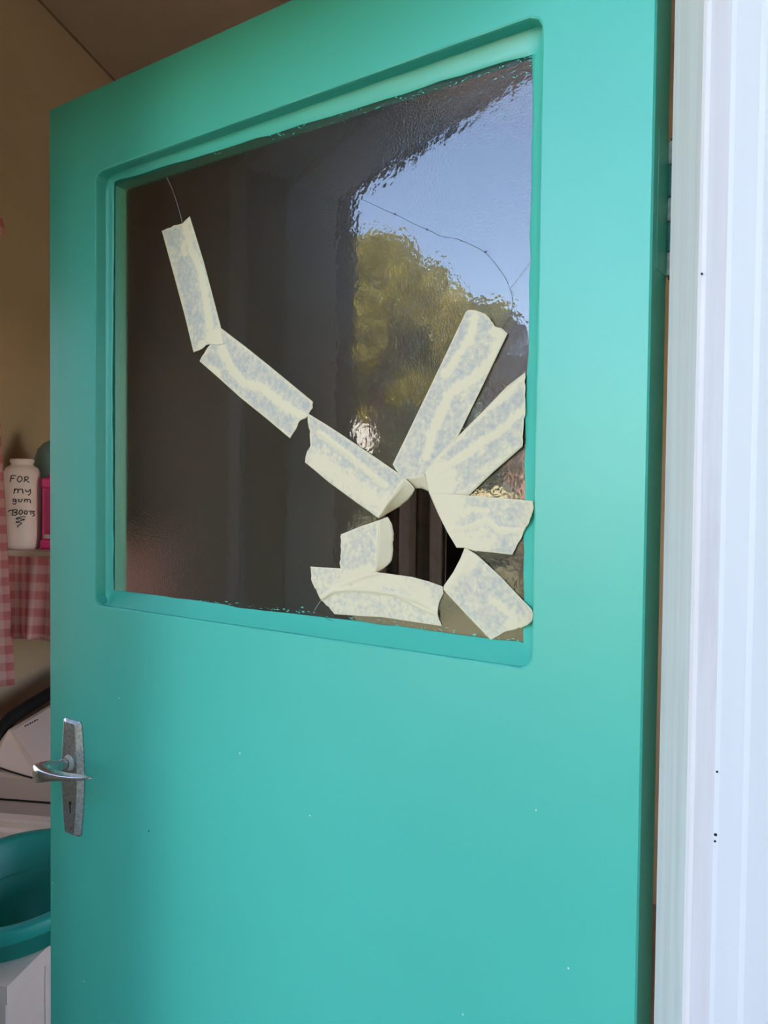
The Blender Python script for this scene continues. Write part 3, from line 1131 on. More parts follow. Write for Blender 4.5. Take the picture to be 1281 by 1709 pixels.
tape('wrinkled masking tape strip lying level under the hole along the bottom of the pane',
     [([(517.8, 945.5), (540, 947), (565.6, 948.6), (629.6, 955), (687, 962.7), (715.5, 970.5), (738.9, 979)],
       [(738.9, 979), (740.4, 989), (733, 1002), (729.5, 1017), (731, 1030), (737.3, 1044.8)],
       [(557.8, 1025), (600, 1028), (637, 1030), (690, 1038), (737.3, 1044.8)],
       [(517.8, 945.5), (519.4, 967), (527, 985), (534, 998.6), (545, 1010), (557.8, 1025)], (1, 3), None)],
     [([(536, 1000), (556, 987), (580, 984), (625, 987), (660, 992), (700, 1006), (730, 1022)], 4.5, 2.4, 1.0), ([(665, 996), (700, 1014), (732, 1028)], 3.5, 1.6, 1.0),
      ([(536, 998), (570, 976), (606, 962), (640, 954)], 5, 1.4, 0.9), ([(600, 970), (680, 972)], 14, 0.0, 0.7)], 1, 0.25, blobs=((700, 990, 22, 0.6),))
tape('squarish masking tape strip with a torn edge bent into the hole',
     [([(568.7, 891.8), (603, 878), (634, 867.5)],
       [(634, 867.5), (632, 890), (630, 915), (627, 956)],
       [(565.6, 979.5), (585, 973), (606, 964), (627, 956)],
       [(568.7, 891.8), (568, 920.5), (567, 950), (565.6, 979.5)], (3,), None),
      ([(634, 867.5), (640, 865), (646.8, 862.7)],
       [(646.8, 862.7), (651.4, 870.6), (655, 880), (657.7, 889), (655.5, 905), (656, 920), (654.6, 933), (648, 942), (640.5, 948.6), (629, 955)],
       [(627, 956), (628, 955.5), (629, 955)],
       [(634, 867.5), (632, 890), (630, 915), (627, 956)], (1,), lambda s_, t_: 0.009 * s_ * (0.4 + 0.6 * math.sin(math.pi * t_)))],
     [([(633, 870), (631, 915), (628, 954)], 4, 0.4, 0.9), ([(590, 960), (615, 950)], 10, 0.1, 0.8)], 2, 0.12, blobs=((583, 968, 18, 0.95), (575, 900, 8, 0.4)))

# flecks of green paint smeared on the glass along the putty, and old specks on the door
bm = bmesh.new()
rg = random.Random(21)
for k in range(100):
    f_ = rg.random() ** 1.8
    x = WU0 + 0.018 + f_ * 0.42
    fr_ = (x - WU0) / (WU1 - WU0)
    z = WZT - inset(2, 1 - fr_) - 0.0012 - rg.expovariate(1 / (0.003 + 0.006 * (1 - fr_) ** 4))
    L, wd_, an = rg.uniform(0.0006, 0.0028), rg.uniform(0.0002, 0.0006), rg.uniform(-0.5, 0.9)
    c_, s_ = math.cos(an), math.sin(an)
    vs = [bm.verts.new((x + a * c_ - b * s_, GD - 0.0002, z + a * s_ + b * c_)) for a, b in ((-L, 0), (-L * 0.2, -wd_), (L, 0), (L * 0.1, wd_))]
    bm.faces.new(vs)
for k in range(60):
    x = WU0 + 0.018 + rg.random() * 0.42
    z = WZB + 0.0185 + rg.expovariate(1 / 0.0018)
    L, wd_ = rg.uniform(0.0006, 0.003), rg.uniform(0.0003, 0.0008)
    vs = [bm.verts.new((x + a, GD - 0.0002, z + b)) for a, b in ((-L, 0), (0, -wd_), (L, 0), (0, wd_))]
    bm.faces.new(vs)
o = new_obj('paint_flecks', bm, M_PUTTY, door)
o['kind'] = 'stuff'
for (px, py, r_, m_) in ((400, 1257, 0.0011, M_FRAME_LINE), (948, 1616, 0.0010, M_FRAME_LINE), (894, 1352, 0.0008, M_FRAME_LINE), (517, 1361, 0.0009, M_FRAME_LINE), (772, 1693, 0.0009, M_FRAME_LINE),
                         (248, 1387, 0.0013, M_KEY), (88, 1474, 0.0011, M_FRAME_LINE), (140, 1638, 0.0010, M_FRAME_LINE), (199, 1165, 0.0009, M_FRAME_LINE)):
    q = door_at(px, py)
    disc_y('paint_speck', q.x, q.z, r_, 0.0002, -0.0003, m_, door, r_ * 0.7, 7)

# ------------------------------------------------------------------ laundry tub
TX, TY = -0.770, 1.112
TZ = 0.75
tub = empty('laundry_tub', (-1.1, 1.4, 0))
tag(tub, 'cream laundry tub cabinet holding the teal basin, behind the open door', 'tub')


def child_world(o, parent):
    o.parent = parent
    o.matrix_parent_inverse = Matrix.Translation(-parent.location)
    return o


# basin outline used by the tub opening and the teal basin
BC = (-0.895, 1.332)


def brad(a):
    return 0.184 + 0.024 * math.cos(2 * (a - math.radians(100)))


bm = bmesh.new()
N = 64
outer = []
x0, x1, y0, y1 = XL + 0.003, TX, TY, 1.60
for k in range(N):
    a = 2 * math.pi * k / N
    dx, dy = math.cos(a), math.sin(a)
    ts = []
    if dx > 1e-6:
        ts.append((x1 - BC[0]) / dx)
    if dx < -1e-6:
        ts.append((x0 - BC[0]) / dx)
    if dy > 1e-6:
        ts.append((y1 - BC[1]) / dy)
    if dy < -1e-6:
        ts.append((y0 - BC[1]) / dy)
    s_ = min(ts)
    outer.append((BC[0] + dx * s_, BC[1] + dy * s_))
# snap nearest samples to the corners so the slab is truly rectangular
for cx_, cy_ in ((x0, y0), (x1, y0), (x1, y1), (x0, y1)):
    k = min(range(N), key=lambda k: (outer[k][0] - cx_) ** 2 + (outer[k][1] - cy_) ** 2)
    outer[k] = (cx_, cy_)
R_IN = lambda a: min(brad(a) - 0.028, 0.155)
inner = [(BC[0] + R_IN(2 * math.pi * k / N) * math.cos(2 * math.pi * k / N), BC[1] + R_IN(2 * math.pi * k / N) * math.sin(2 * math.pi * k / N)) for k in range(N)]
l0 = [bm.verts.new((x, y, TZ)) for x, y in inner]
l1 = [bm.verts.new((x, y, TZ)) for x, y in outer]
l2 = [bm.verts.new((x, y, TZ - 0.030)) for x, y in outer]
l3 = [bm.verts.new((x, y, TZ - 0.030)) for x, y in inner]
for a, b in ((l0, l1), (l1, l2), (l2, l3), (l3, l0)):
    bridge(bm, a, b)
bmesh.ops.recalc_face_normals(bm, faces=bm.faces[:])
o = child_world(new_obj('tub_top', bm, M_TUB), tub)
bm = bmesh.new()
add_lathe(bm, [(0.05, TZ - 0.26), (0.110, TZ - 0.255), (0.128, TZ - 0.20), (0.134, TZ - 0.03)], (BC[0], BC[1], 0), 40, rfun=lambda a: brad(a) / 0.19)
child_world(new_obj('sink_bowl', bm, M_TUBIN, smooth=True), tub)
# cabinet panels
pw = [(TY + 0.006, TY + 0.112), (TY + 0.115, TY + 0.46)]
for y0_, y1_ in pw:
    bm = bmesh.new()
    add_box(bm, (TX - 0.022, y0_, 0.06), (TX - 0.005, y1_, TZ - 0.0305), 0.002, 1)
    child_world(new_obj('side_panel', bm, M_TUB), tub)
bm = bmesh.new()
add_box(bm, (XL + 0.003, TY + 0.005, 0.06), (TX - 0.0225, TY + 0.022, TZ - 0.0305), 0.002, 1)
child_world(new_obj('front_panel', bm, M_TUB), tub)
bm = bmesh.new()
add_box(bm, (XL + 0.02, TY + 0.03, 0.0), (TX - 0.03, TY + 0.44, 0.06))
child_world(new_obj('plinth', bm, M_TUBIN), tub)
# stepped upstand at the back
bm = bmesh.new()
add_box(bm, (XL + 0.003, 1.585, TZ), (TX, 1.610, TZ + 0.018), 0.004, 2)
add_box(bm, (XL + 0.003, 1.604, TZ + 0.012), (TX, 1.640, TZ + 0.036), 0.004, 2)
child_world(new_obj('back_upstand', bm, M_TUB), tub)

# teal washing basin standing in the tub
bm = bmesh.new()
RZ = 0.812


def bf(a):
    return brad(a) / 0.19


prof = [(0.118, TZ - 0.16), (0.150, TZ - 0.03), (0.168, TZ + 0.006), (0.176, RZ - 0.020), (0.184, RZ - 0.020), (0.190, RZ - 0.016), (0.190, RZ - 0.004), (0.187, RZ), (0.176, RZ), (0.172, RZ - 0.005), (0.168, RZ - 0.014),
        (0.150, TZ - 0.02), (0.114, TZ - 0.150), (0.002, TZ - 0.150)]
prof_lo = [(min(r, 0.112) if z < TZ - 0.02 else r, z) for r, z in prof]
prof = [(0.100, TZ - 0.15), (0.128, TZ - 0.035), (0.136, TZ + 0.002), (0.178, TZ + 0.006), (0.180, RZ - 0.026), (0.188, RZ - 0.025), (0.190, RZ - 0.021), (0.190, RZ - 0.004), (0.187, RZ), (0.170, RZ), (0.166, RZ - 0.004), (0.163, RZ - 0.014)] + [(0.136, TZ - 0.0), (0.124, TZ - 0.03), (0.096, TZ - 0.143), (0.002, TZ - 0.143)]
add_lathe(bm, prof, (BC[0], BC[1], 0), 64, rfun=bf)
bmesh.ops.recalc_face_normals(bm, faces=bm.faces[:])
o = new_obj('washing_basin', bm, M_BASIN, smooth=True)
rebase(o)
tag(o, 'teal plastic washing basin with a rolled rim sitting in the cream tub', 'basin')

# ------------------------------------------------------------------ washing machine with sloping console
wm = empty('washing_machine', (-1.15, 1.95, 0))
tag(wm, 'white washing machine with sloping console behind the laundry tub', 'washing machine')


def pt(px, py, y):
    return on_y(px, py, y)


A1 = pt(17, 1214, 1.85)
C1 = pt(76, 1298, 1.803)
BACK = Vector((0, 0.53, 0.035))
A2 = A1 + BACK
bm = bmesh.new()
# lower body, its near side towards the tub
add_box(bm, (XL + 0.01, 1.80, 0.05), (-1.10, 2.36, pt(40, 1284, 1.8).z - 0.012), 0.012, 3)
child_world(new_obj('cabinet', bm, M_WM), wm)
# console: the near side ends in a curved seam, the front slopes towards the room
bm = bmesh.new()
cur = [(-12, 1276), (0, 1280), (20, 1287), (40, 1293), (60, 1298), (76, 1300)]
near = [pt(-14, 1254, 1.835)] + [pt(x, y, 1.803) for x, y in cur[:-1]] + [C1, A1]
fr = [bm.verts.new(p_) for p_ in near]
bk = [bm.verts.new(p_ + BACK) for p_ in near]
bm.faces.new(fr)
bm.faces.new(bk[::-1])
bridge(bm, fr, bk)
bmesh.ops.recalc_face_normals(bm, faces=bm.faces[:])
es = [e for e in bm.edges if abs((e.verts[0].co - e.verts[1].co).y) > 0.3 and min((e.verts[0].co - A1).length, (e.verts[1].co - A1).length) < 1e-4]
bmesh.ops.bevel(bm, geom=es, offset=0.006, segments=2, affect='EDGES')
child_world(new_obj('console', bm, M_WM), wm)
# curved seam
bm = bmesh.new()
add_tube(bm, [pt(x, y + 1.5, 1.798) for x, y in cur], 0.0022, 6)
child_world(new_obj('seam', bm, M_SEAM), wm)
bm = bmesh.new()
add_box(bm, (XL + 0.02, 1.797, pt(40, 1337, 1.797).z - 0.002), (-1.11, 1.801, pt(40, 1337, 1.797).z + 0.002))
child_world(new_obj('seam', bm, M_SEAM), wm)
# black rubber edge behind the console
bm = bmesh.new()
path = [(-9, 1241), (0, 1232), (10, 1217), (20, 1206), (40, 1192), (60, 1180), (84, 1165), (120, 1143), (150, 1124)]
add_tube(bm, [on_x(x - 2, y - 7, -1.31) for x, y in path], 0.019, 10)
child_world(new_obj('rubber_edge', bm, M_BLACK, smooth=True), wm)
# raised brown panel line and small dark badge on the sloping face
nrm_ = (A2 - A1).cross(C1 - A1).normalized()
if nrm_.dot(EYE - A1) < 0:
    nrm_ = -nrm_


def on_face(px, py, off):
    r = ray(px, py)
    k = ((A1 - EYE).dot(nrm_) + off) / r.dot(nrm_)
    return EYE + r * k


bm = bmesh.new()
add_tube(bm, [on_face(x, y, 0.0003) for x, y in ((25, 1217), (40, 1207), (62, 1193), (84, 1179), (110, 1162))], 0.0008, 5)
child_world(new_obj('panel_line', bm, simple('brown_panel_line', (0.36, 0.28, 0.24), 0.6)), wm)
bm = bmesh.new()
for k in range(6):
    xa = 41 + k * 3.9
    ya = 1213.5 - k * 2.05
    q = [(xa, ya), (xa + 3.1, ya - 1.6), (xa + 3.1, ya - 4.4 + (k % 2)), (xa + 0.2, ya - 2.6)]
    vs = [bm.verts.new(on_face(x, y, 0.0006)) for x, y in q]
    bm.faces.new(vs)
    vs2 = [bm.verts.new(on_face(x, y, 0.0001)) for x, y in q]
    bridge(bm, vs, vs2)
bmesh.ops.recalc_face_normals(bm, faces=bm.faces[:])
child_world(new_obj('badge', bm, M_SEAM), wm)

# ------------------------------------------------------------------ shelf with gingham skirt and bottles
SHZ = 1.3785
SY = 1.90
shelf = empty('wall_shelf', (-1.25, SY, SHZ))
tag(shelf, 'pale timber wall shelf with a gathered pink gingham skirt, above the washing machine', 'shelf')
bm = bmesh.new()
add_box(bm, (XL + 0.002, SY, SHZ - 0.018), (-1.02, 2.85, SHZ), 0.002, 1)
child_world(new_obj('shelf_board', bm, M_SHELF), shelf)


def cloth(name, rows, uvs):
    bm = bmesh.new()
    uv = bm.loops.layers.uv.new('UVMap')
    vs = [[bm.verts.new(p) for p in row] for row in rows]
    for j in range(len(rows) - 1):
        for i in range(len(rows[0]) - 1):
            f = bm.faces.new((vs[j][i], vs[j][i + 1], vs[j + 1][i + 1], vs[j + 1][i]))
            for lp, (jj, ii) in zip(f.loops, ((j, i), (j, i + 1), (j + 1, i + 1), (j + 1, i))):
                lp[uv].uv = uvs[jj][ii]
    o = new_obj(name, bm, M_GING, smooth=True)
    so = o.modifiers.new('thickness', 'SOLIDIFY')
    so.thickness = 0.0009
    return o


# skirt: gathered cloth along the near end, then along the room side of the shelf
rows, uvs = [], []
NC, NR = 150, 24
xa, xb = -1.345, -1.015
for j in range(NR + 1):
    f_ = j / NR
    row, uvr = [], []
    for i in range(NC + 1):
        s_ = i / NC
        L = s_ * 0.95
        if L < xb - xa:
            p_ = Vector((xa + L, SY - 0.004, 0))
            nn = Vector((0, -1, 0))
        else:
            p_ = Vector((xb + 0.004, SY + (L - (xb - xa)), 0))
            nn = Vector((1, 0, 0))
        amp = 0.003 + 0.013 * f_
        ph = L * 2 * math.pi / 0.10 + 0.5 + 0.7 * math.sin(L * 23)
        fold = amp * (0.8 * math.sin(ph) + 0.35 * math.sin(2.3 * ph + 1)) + 0.008 * f_ + 0.004
        # overlapping pleat: the panel to the right of x = -1.265 stands proud
        if p_.x > -1.262 + 0.012 * (1 - f_) * -1:
            fold += 0.010 * (0.3 + 0.7 * f_)
        z = SHZ - 0.014 - 0.222 * f_ - 0.006 * f_ * math.sin(ph * 0.6)
        row.append(p_ + nn * fold + Vector((0.010 * f_ * math.sin(ph + 1.2), 0, z)))
        uvr.append((L * 1.35 + 0.012 * math.sin(ph), f_ * 0.222))
    rows.append(row)
    uvs.append(uvr)
child_world(cloth('skirt', rows, uvs), shelf)

# white bottle with handwriting
bY = 1.965
bl, br_ = on_y(10.5, 850, bY), on_y(63.5, 850, bY)
bc = Vector(((bl.x + br_.x) / 2, bY, SHZ))
brd = (br_.x - bl.x) / 2
bot_h = on_y(38, 766, bY).z - SHZ
bottle = empty('white_bottle', bc)
tag(bottle, 'white plastic bottle without a cap, hand lettered FOR my gum BOOTS', 'bottle')
bm = bmesh.new()
H = bot_h
prof = [(brd * 0.86, 0), (brd * 0.94, 0.004), (brd * 0.97, 0.012), (brd * 0.985, H * 0.4), (brd, H * 0.78), (brd * 0.97, H * 0.85), (brd * 0.86, H * 0.90), (brd * 0.64, H * 0.925),
        (brd * 0.58, H * 0.935), (brd * 0.58, H * 0.955), (brd * 0.64, H * 0.96), (brd * 0.65, H * 0.985), (brd * 0.60, H), (brd * 0.50, H), (brd * 0.48, H * 0.93)]
add_lathe(bm, prof, (0, 0, 0), 40)
bmesh.ops.recalc_face_normals(bm, faces=bm.faces[:])
new_obj('bottle_body', bm, M_BOTTLE, bottle, smooth=True)
# strokes are given in the pixels of a 9x enlargement whose corner is (0, 740)
ST = [
    [(170, 485), (163, 530), (153, 580)], [(172, 485), (205, 482), (240, 487)], [(165, 532), (190, 526), (215, 522)],
    [(285, 497), (262, 525), (262, 560), (283, 580), (310, 572), (333, 540), (328, 505), (300, 494), (285, 497)],
    [(378, 505), (370, 545), (362, 580)], [(360, 512), (400, 498), (428, 510), (420, 535), (380, 548)], [(385, 548), (410, 568), (440, 588)],
    [(222, 680), (215, 715), (208, 755)], [(218, 705), (245, 682), (272, 690), (270, 750)], [(272, 705), (305, 684), (338, 692), (342, 722), (345, 752)],
    [(385, 690), (388, 720), (415, 728), (450, 700)], [(455, 685), (458, 740), (440, 775), (418, 772)],
    [(235, 840), (205, 835), (192, 855), (205, 875), (232, 868), (240, 838)], [(238, 840), (242, 890), (222, 918), (188, 902)],
    [(285, 835), (280, 865), (300, 882), (325, 870), (335, 832)], [(375, 835), (365, 885)], [(370, 858), (395, 835), (410, 845), (408, 885)], [(410, 855), (435, 838), (452, 850), (458, 898)],
    [(122, 1025), (150, 1005), (195, 1000)], [(195, 1000), (190, 1040), (180, 1078)], [(192, 1005), (240, 992), (262, 1008), (245, 1030), (205, 1038), (250, 1042), (262, 1060), (235, 1080), (178, 1078)],
    [(300, 1005), (285, 1035), (290, 1062), (315, 1068), (338, 1045), (335, 1015), (315, 1000), (300, 1005)],
    [(378, 1010), (365, 1035), (372, 1062), (395, 1065), (412, 1040), (405, 1012), (378, 1010)],
    [(430, 1020), (470, 1016), (510, 1020)], [(465, 1018), (462, 1068)], [(522, 1025), (495, 1032), (490, 1048), (512, 1058), (515, 1085), (488, 1092)],
    [(385, 1105), (330, 1100), (240, 1125), (235, 1138), (300, 1130), (378, 1145), (330, 1158), (240, 1178), (235, 1190), (290, 1188), (330, 1200), (290, 1225), (252, 1248), (275, 1258)],
]


def on_bottle(px, py):
    """photograph pixel -> the bottle's cylinder"""
    r = ray(px, py)
    ox, oy = EYE.x - bc.x, EYE.y - bc.y
    rad = brd * 0.992 + 0.0003
    a_, b_, c_ = r.x ** 2 + r.y ** 2, 2 * (ox * r.x + oy * r.y), ox * ox + oy * oy - rad * rad
    dsc = b_ * b_ - 4 * a_ * c_
    if dsc < 0:
        dsc = 0
    k = (-b_ - math.sqrt(dsc)) / (2 * a_)
    return EYE + r * k - bc


bm = bmesh.new()
for st in ST:
    pp = resample([Vector((x / 9.0, 740 + y / 9.0)) for x, y in st], max(4, len(st) * 3))
    add_tube(bm, [on_bottle(q.x, q.y) for q in pp], 0.0013, 6)
new_obj('handwriting', bm, M_INK, bottle)['label'] = 'black marker words FOR my gum BOOTS with a squiggle'

# magenta bottle
m0 = on_y(65.5, 900, 1.955)
mc = Vector((m0.x + 0.045, 1.975, SHZ))
mb = empty('magenta_bottle', mc)
tag(mb, 'magenta plastic bottle half hidden by the door, beside the white lettered bottle', 'bottle')
bm = bmesh.new()
hh = on_y(75, 788, 1.96).z - SHZ
add_box(bm, (-0.045, -0.022, 0.0), (0.045, 0.022, hh * 0.13), 0.007, 3)
add_box(bm, (-0.040, -0.019, hh * 0.12), (0.040, 0.019, hh * 0.80), 0.006, 3)
add_box(bm, (-0.043, -0.022, hh * 0.79), (0.043, 0.022, hh * 0.93), 0.009, 3)
add_lathe(bm, [(0.034, hh * 0.91), (0.030, hh * 0.95), (0.022, hh * 1.0)], (0, 0, 0), 20, sy=0.6, cap_top=True)
new_obj('bottle_body', bm, M_PINK, mb)
bm = bmesh.new()
add_box(bm, (-0.030, -0.0215, hh * 0.20), (0.030, -0.0188, hh * 0.78), 0.0008, 1)
new_obj('bottle_label', bm, M_PINKL, mb)['label'] = 'dark pink label'
bm = bmesh.new()
add_box(bm, (-0.030, -0.0212, hh * 0.14), (0.030, -0.0188, hh * 0.195), 0.0008, 1)
new_obj('label_band', bm, M_LABELW, mb)
bm = bmesh.new()
add_lathe(bm, [(0.013, hh * 0.99), (0.013, hh * 1.12), (0.010, hh * 1.13)], (0.01, 0, 0), 16, cap_top=True)
new_obj('bottle_cap', bm, M_PINK, mb)
# grey-teal rounded bottle behind
tq = on_y(62.5, 775, 2.10)
tcn = Vector((tq.x + 0.062, 2.10, SHZ))
tb = empty('teal_bottle', tcn)
tag(tb, 'round shouldered grey-teal bottle standing behind the magenta bottle', 'bottle')
ht = on_y(82, 742, 2.10).z - SHZ
bm = bmesh.new()
add_lathe(bm, [(0.055, 0), (0.061, 0.006), (0.062, ht * 0.75), (0.060, ht * 0.86), (0.052, ht * 0.95), (0.036, ht * 1.01), (0.020, ht * 1.04)], (0, 0, 0), 32, cap_top=True)
new_obj('bottle_body', bm, M_TEALB, tb, smooth=True)
bm = bmesh.new()
add_lathe(bm, [(0.019, ht * 1.03), (0.019, ht * 1.13), (0.015, ht * 1.15)], (0, 0, 0), 20, cap_top=True)
new_obj('bottle_cap', bm, M_TEALB, tb)

# ------------------------------------------------------------------ window, curtain and valance on the left wall
win = empty('window_1', (XL - 0.07, (WY0 + WY1) / 2, WZ0))
win['kind'] = 'structure'
bm = bmesh.new()
for lo, hi in (((XL - 0.10, WY0, WZ0), (XL - 0.05, WY0 + 0.04, WZ1)), ((XL - 0.10, WY1 - 0.04, WZ0), (XL - 0.05, WY1, WZ1)),
               ((XL - 0.10, WY0 + 0.04, WZ0), (XL - 0.05, WY1 - 0.04, WZ0 + 0.04)), ((XL - 0.10, WY0 + 0.04, WZ1 - 0.04), (XL - 0.05, WY1 - 0.04, WZ1)),
               ((XL - 0.095, (WY0 + WY1) / 2 - 0.02, WZ0 + 0.04), (XL - 0.055, (WY0 + WY1) / 2 + 0.02, WZ1 - 0.04))):
    add_box(bm, lo, hi)
child_world(new_obj('window_frame', bm, M_FRAME_LINE), win)
t = NT('clear_window_glass')
t.bsdf((1, 1, 1), 0.0, 0, None, 0.5, 1.0, 1.45)
M_CLEAR = t.m
for ya, yb in ((WY0 + 0.04, (WY0 + WY1) / 2 - 0.02), ((WY0 + WY1) / 2 + 0.02, WY1 - 0.04)):
    bm = bmesh.new()
    add_box(bm, (XL - 0.078, ya, WZ0 + 0.04), (XL - 0.074, yb, WZ1 - 0.04))
    child_world(new_obj('pane', bm, M_CLEAR), win)

XC = -1.285
# curtain: gathered, right-hand edge flaring towards the hem
rows, uvs = [], []
edge = resample([Vector((-9, 470)), Vector((-4, 600)), Vector((0, 692)), Vector((6, 800)), Vector((12, 900)), Vector((18, 1010)), Vector((25, 1143))], 40)
for j, e in enumerate(edge):
    f_ = j / 40
    pe = on_x(e.x, e.y, XC)
    row, uvr = [], []
    for i in range(61):
        s_ = i / 60
        L = s_ * (0.34 + 0.10 * f_)
        ph = s_ * 2 * math.pi * 5
        row.append(Vector((XC - 0.018 * (0.4 + f_) * (1 - math.cos(ph)) * 0.9, pe.y - L, pe.z + 0.010 * s_)))
        uvr.append((s_ * 0.62, pe.z))
    rows.append(row)
    uvs.append(uvr)
cu = cloth('gingham_curtain', rows, uvs)
rebase(cu)
tag(cu, 'pink gingham curtain hanging beside the shelf at the edge of the room', 'curtain')
# valance with a pale frill at its hem
rows, uvs = [], []
for j in range(17):
    f_ = j / 16
    pe = on_x(-14 + 25.5 * f_ ** 0.7, 322 + 74 * f_, XC + 0.02)
    row, uvr = [], []
    for i in range(61):
        s_ = i / 60
        ph = s_ * 2 * math.pi * 6
        row.append(Vector((XC + 0.02 - 0.014 * (1 - math.cos(ph)), pe.y - s_ * 0.6, pe.z + 0.004 * math.sin(ph))))
        uvr.append((s_ * 0.9, pe.z))
    rows.append(row)
    uvs.append(uvr)
va = cloth('gingham_valance', rows, uvs)
rebase(va)
tag(va, 'dark pink gingham valance high up at the room edge, above the curtain', 'curtain')

# ------------------------------------------------------------------ drape seen through the hole
rows, uvs = [], []
bm = bmesh.new()
YD = 2.86
xe = on_y(744, 900, YD).x
cols = 180
vs = []
for j, z in enumerate((0.05, 0.8, 1.5, 2.2, 2.96)):
    row = []
    for i in range(cols + 1):
        s_ = i / cols
        x = xe - s_ * 1.18
        ph = s_ * 2 * math.pi * 13
        y = YD + 0.030 * math.sin(ph + 0.8 * math.sin(ph * 0.37)) + 0.014 * math.sin(2.7 * ph)
        row.append(bm.verts.new((x + 0.010 * math.sin(1.6 * ph), y, z)))
    vs.append(row)
for j in range(4):
    for i in range(cols):
        bm.faces.new((vs[j][i], vs[j][i + 1], vs[j + 1][i + 1], vs[j + 1][i]))
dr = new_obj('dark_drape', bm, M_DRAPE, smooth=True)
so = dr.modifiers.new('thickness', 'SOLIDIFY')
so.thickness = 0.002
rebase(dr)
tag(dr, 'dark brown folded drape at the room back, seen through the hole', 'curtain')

# ------------------------------------------------------------------ garden, mirrored in the pane
C2M = EYE + DN * (2 * (HINGE - EYE).dot(DN))


def mir(px, py, dist):
    """the place in the garden that the pane mirrors at a photograph pixel, at a horizontal distance"""
    r = ray(px, py)
    m = r - DN * (2 * r.dot(DN))
    return C2M + m * (dist / math.hypot(m.x, m.y))


bm = bmesh.new()
add_box(bm, (-6, -3.2, -0.14), (6, YF, -0.03))
struct('ground_patio', bm, M_PATIO)
bm = bmesh.new()
gx = 40
gv = []
for j in range(gx + 1):
    row = []
    for i in range(gx + 1):
        x = -90 + 180 * i / gx
        y = -90 + 180 * j / gx
        d = max(0, math.hypot(x, y) - 8)
        row.append(bm.verts.new((x, y, -0.16 + min(1.45, 0.10 * d) + (0.05 * math.sin(x * 0.7) * math.cos(y * 0.9) if d > 0 else 0))))
    gv.append(row)
for j in range(gx):
    for i in range(gx):
        bm.faces.new((gv[j][i], gv[j][i + 1], gv[j + 1][i + 1], gv[j + 1][i]))
struct('ground_lawn', bm, M_GROUND)


def foliage(blobs, n, size, seed, mat, parent, name='foliage'):
    rg = random.Random(seed)
    verts, faces = [], []
    tot = sum(b[1] ** 2 for b in blobs)
    for c, r, sq in blobs:
        for _ in range(int(n * r * r / tot)):
            a, z = rg.uniform(0, 2 * math.pi), rg.uniform(-1, 1)
            q = math.sqrt(1 - z * z)
            rad = r * rg.uniform(0.55, 1.05)
            p_ = c + Vector((q * math.cos(a), q * math.sin(a), z * sq)) * rad
            d1 = Vector((rg.gauss(0, 1), rg.gauss(0, 1), rg.gauss(0, 1))).normalized()
            d2 = d1.cross(Vector((rg.gauss(0, 1), rg.gauss(0, 1), rg.gauss(0, 1)))).normalized()
            s_ = size * rg.uniform(0.6, 1.3)
            k = len(verts)
            verts += [p_ - d1 * s_, p_ + d2 * s_ * 0.5, p_ + d1 * s_, p_ - d2 * s_ * 0.5]
            faces.append((k, k + 1, k + 2, k + 3))
    me = bpy.data.meshes.new(name)
    me.from_pydata([tuple(v - parent.location) for v in verts], [], faces)
    me.materials.append(mat)
    o = bpy.data.objects.new(name, me)
    o['kind'] = 'stuff'
    col.objects.link(o)
    o.parent = parent
    return o


def trunk(parent, base, tops, r):
    bm = bmesh.new()
    o_ = Vector(parent.location)
    fork = base + (tops[0] - base) * 0.45
    add_tube(bm, [base - o_, (base + fork) / 2 + Vector((0.05, 0.03, 0)) - o_, fork - o_], [r, r * 0.8, r * 0.65], 8)
    for tp in tops:
        add_tube(bm, [fork - o_ - Vector((0, 0, 0.1)), (fork + tp) / 2 + Vector((0.06, -0.05, 0.1)) - o_, tp - o_], [r * 0.6, r * 0.35, r * 0.12], 6)
    new_obj('trunk', bm, M_TRUNK, parent, smooth=True)


def ground_z(p_):
    d = max(0, math.hypot(p_.x, p_.y) - 8)
    return -0.16 + min(1.45, 0.10 * d)


D = 14.0
PX = D / 1290.0
bl_ = []
for (px, py, rp) in ((600, 470, 75), (575, 560, 85), (625, 600, 70), (660, 500, 75), (690, 590, 80), (735, 545, 70), (780, 560, 66), (745, 620, 66), (640, 440, 55), (705, 480, 48), (820, 545, 44), (795, 620, 60), (845, 545, 20),
                      (560, 450, 70), (540, 610, 70), (690, 655, 50), (614, 650, 38), (650, 665, 36), (575, 655, 36)):
    bl_.append((mir(px, py, D + RNG.uniform(-0.6, 0.9)), rp * PX, 0.9))
base = mir(660, 700, D)
base.z = ground_z(base) - 0.05
tr = empty('olive_tree', base)
tag(tr, 'broad sunlit olive-green garden tree mirrored in the pane', 'tree')
foliage(bl_, 27000, 0.08, 5, M_LEAF_O, tr)
trunk(tr, base, [b_[0] for b_ in bl_[:9]], 0.22)

D2 = 11.0
bl_ = []
for (px, py, rp) in ((850, 600, 34), (870, 640, 46), (838, 660, 40), (865, 560, 20), (856, 535, 10), (880, 700, 46), (845, 715, 40), (900, 640, 44), (905, 590, 28)):
    bl_.append((mir(px, py, D2), rp * D2 / 1290, 1.0))
base = mir(870, 760, D2)
base.z = ground_z(base) - 0.05
tb_ = empty('bare_shrub', base)
tag(tb_, 'dry brown twiggy shrub in the garden mirrored at the hinge side of the pane', 'shrub')
foliage(bl_, 5000, 0.05, 9, M_LEAF_B, tb_, 'twigs')
trunk(tb_, base, [b_[0] for b_ in bl_[:6]], 0.06)

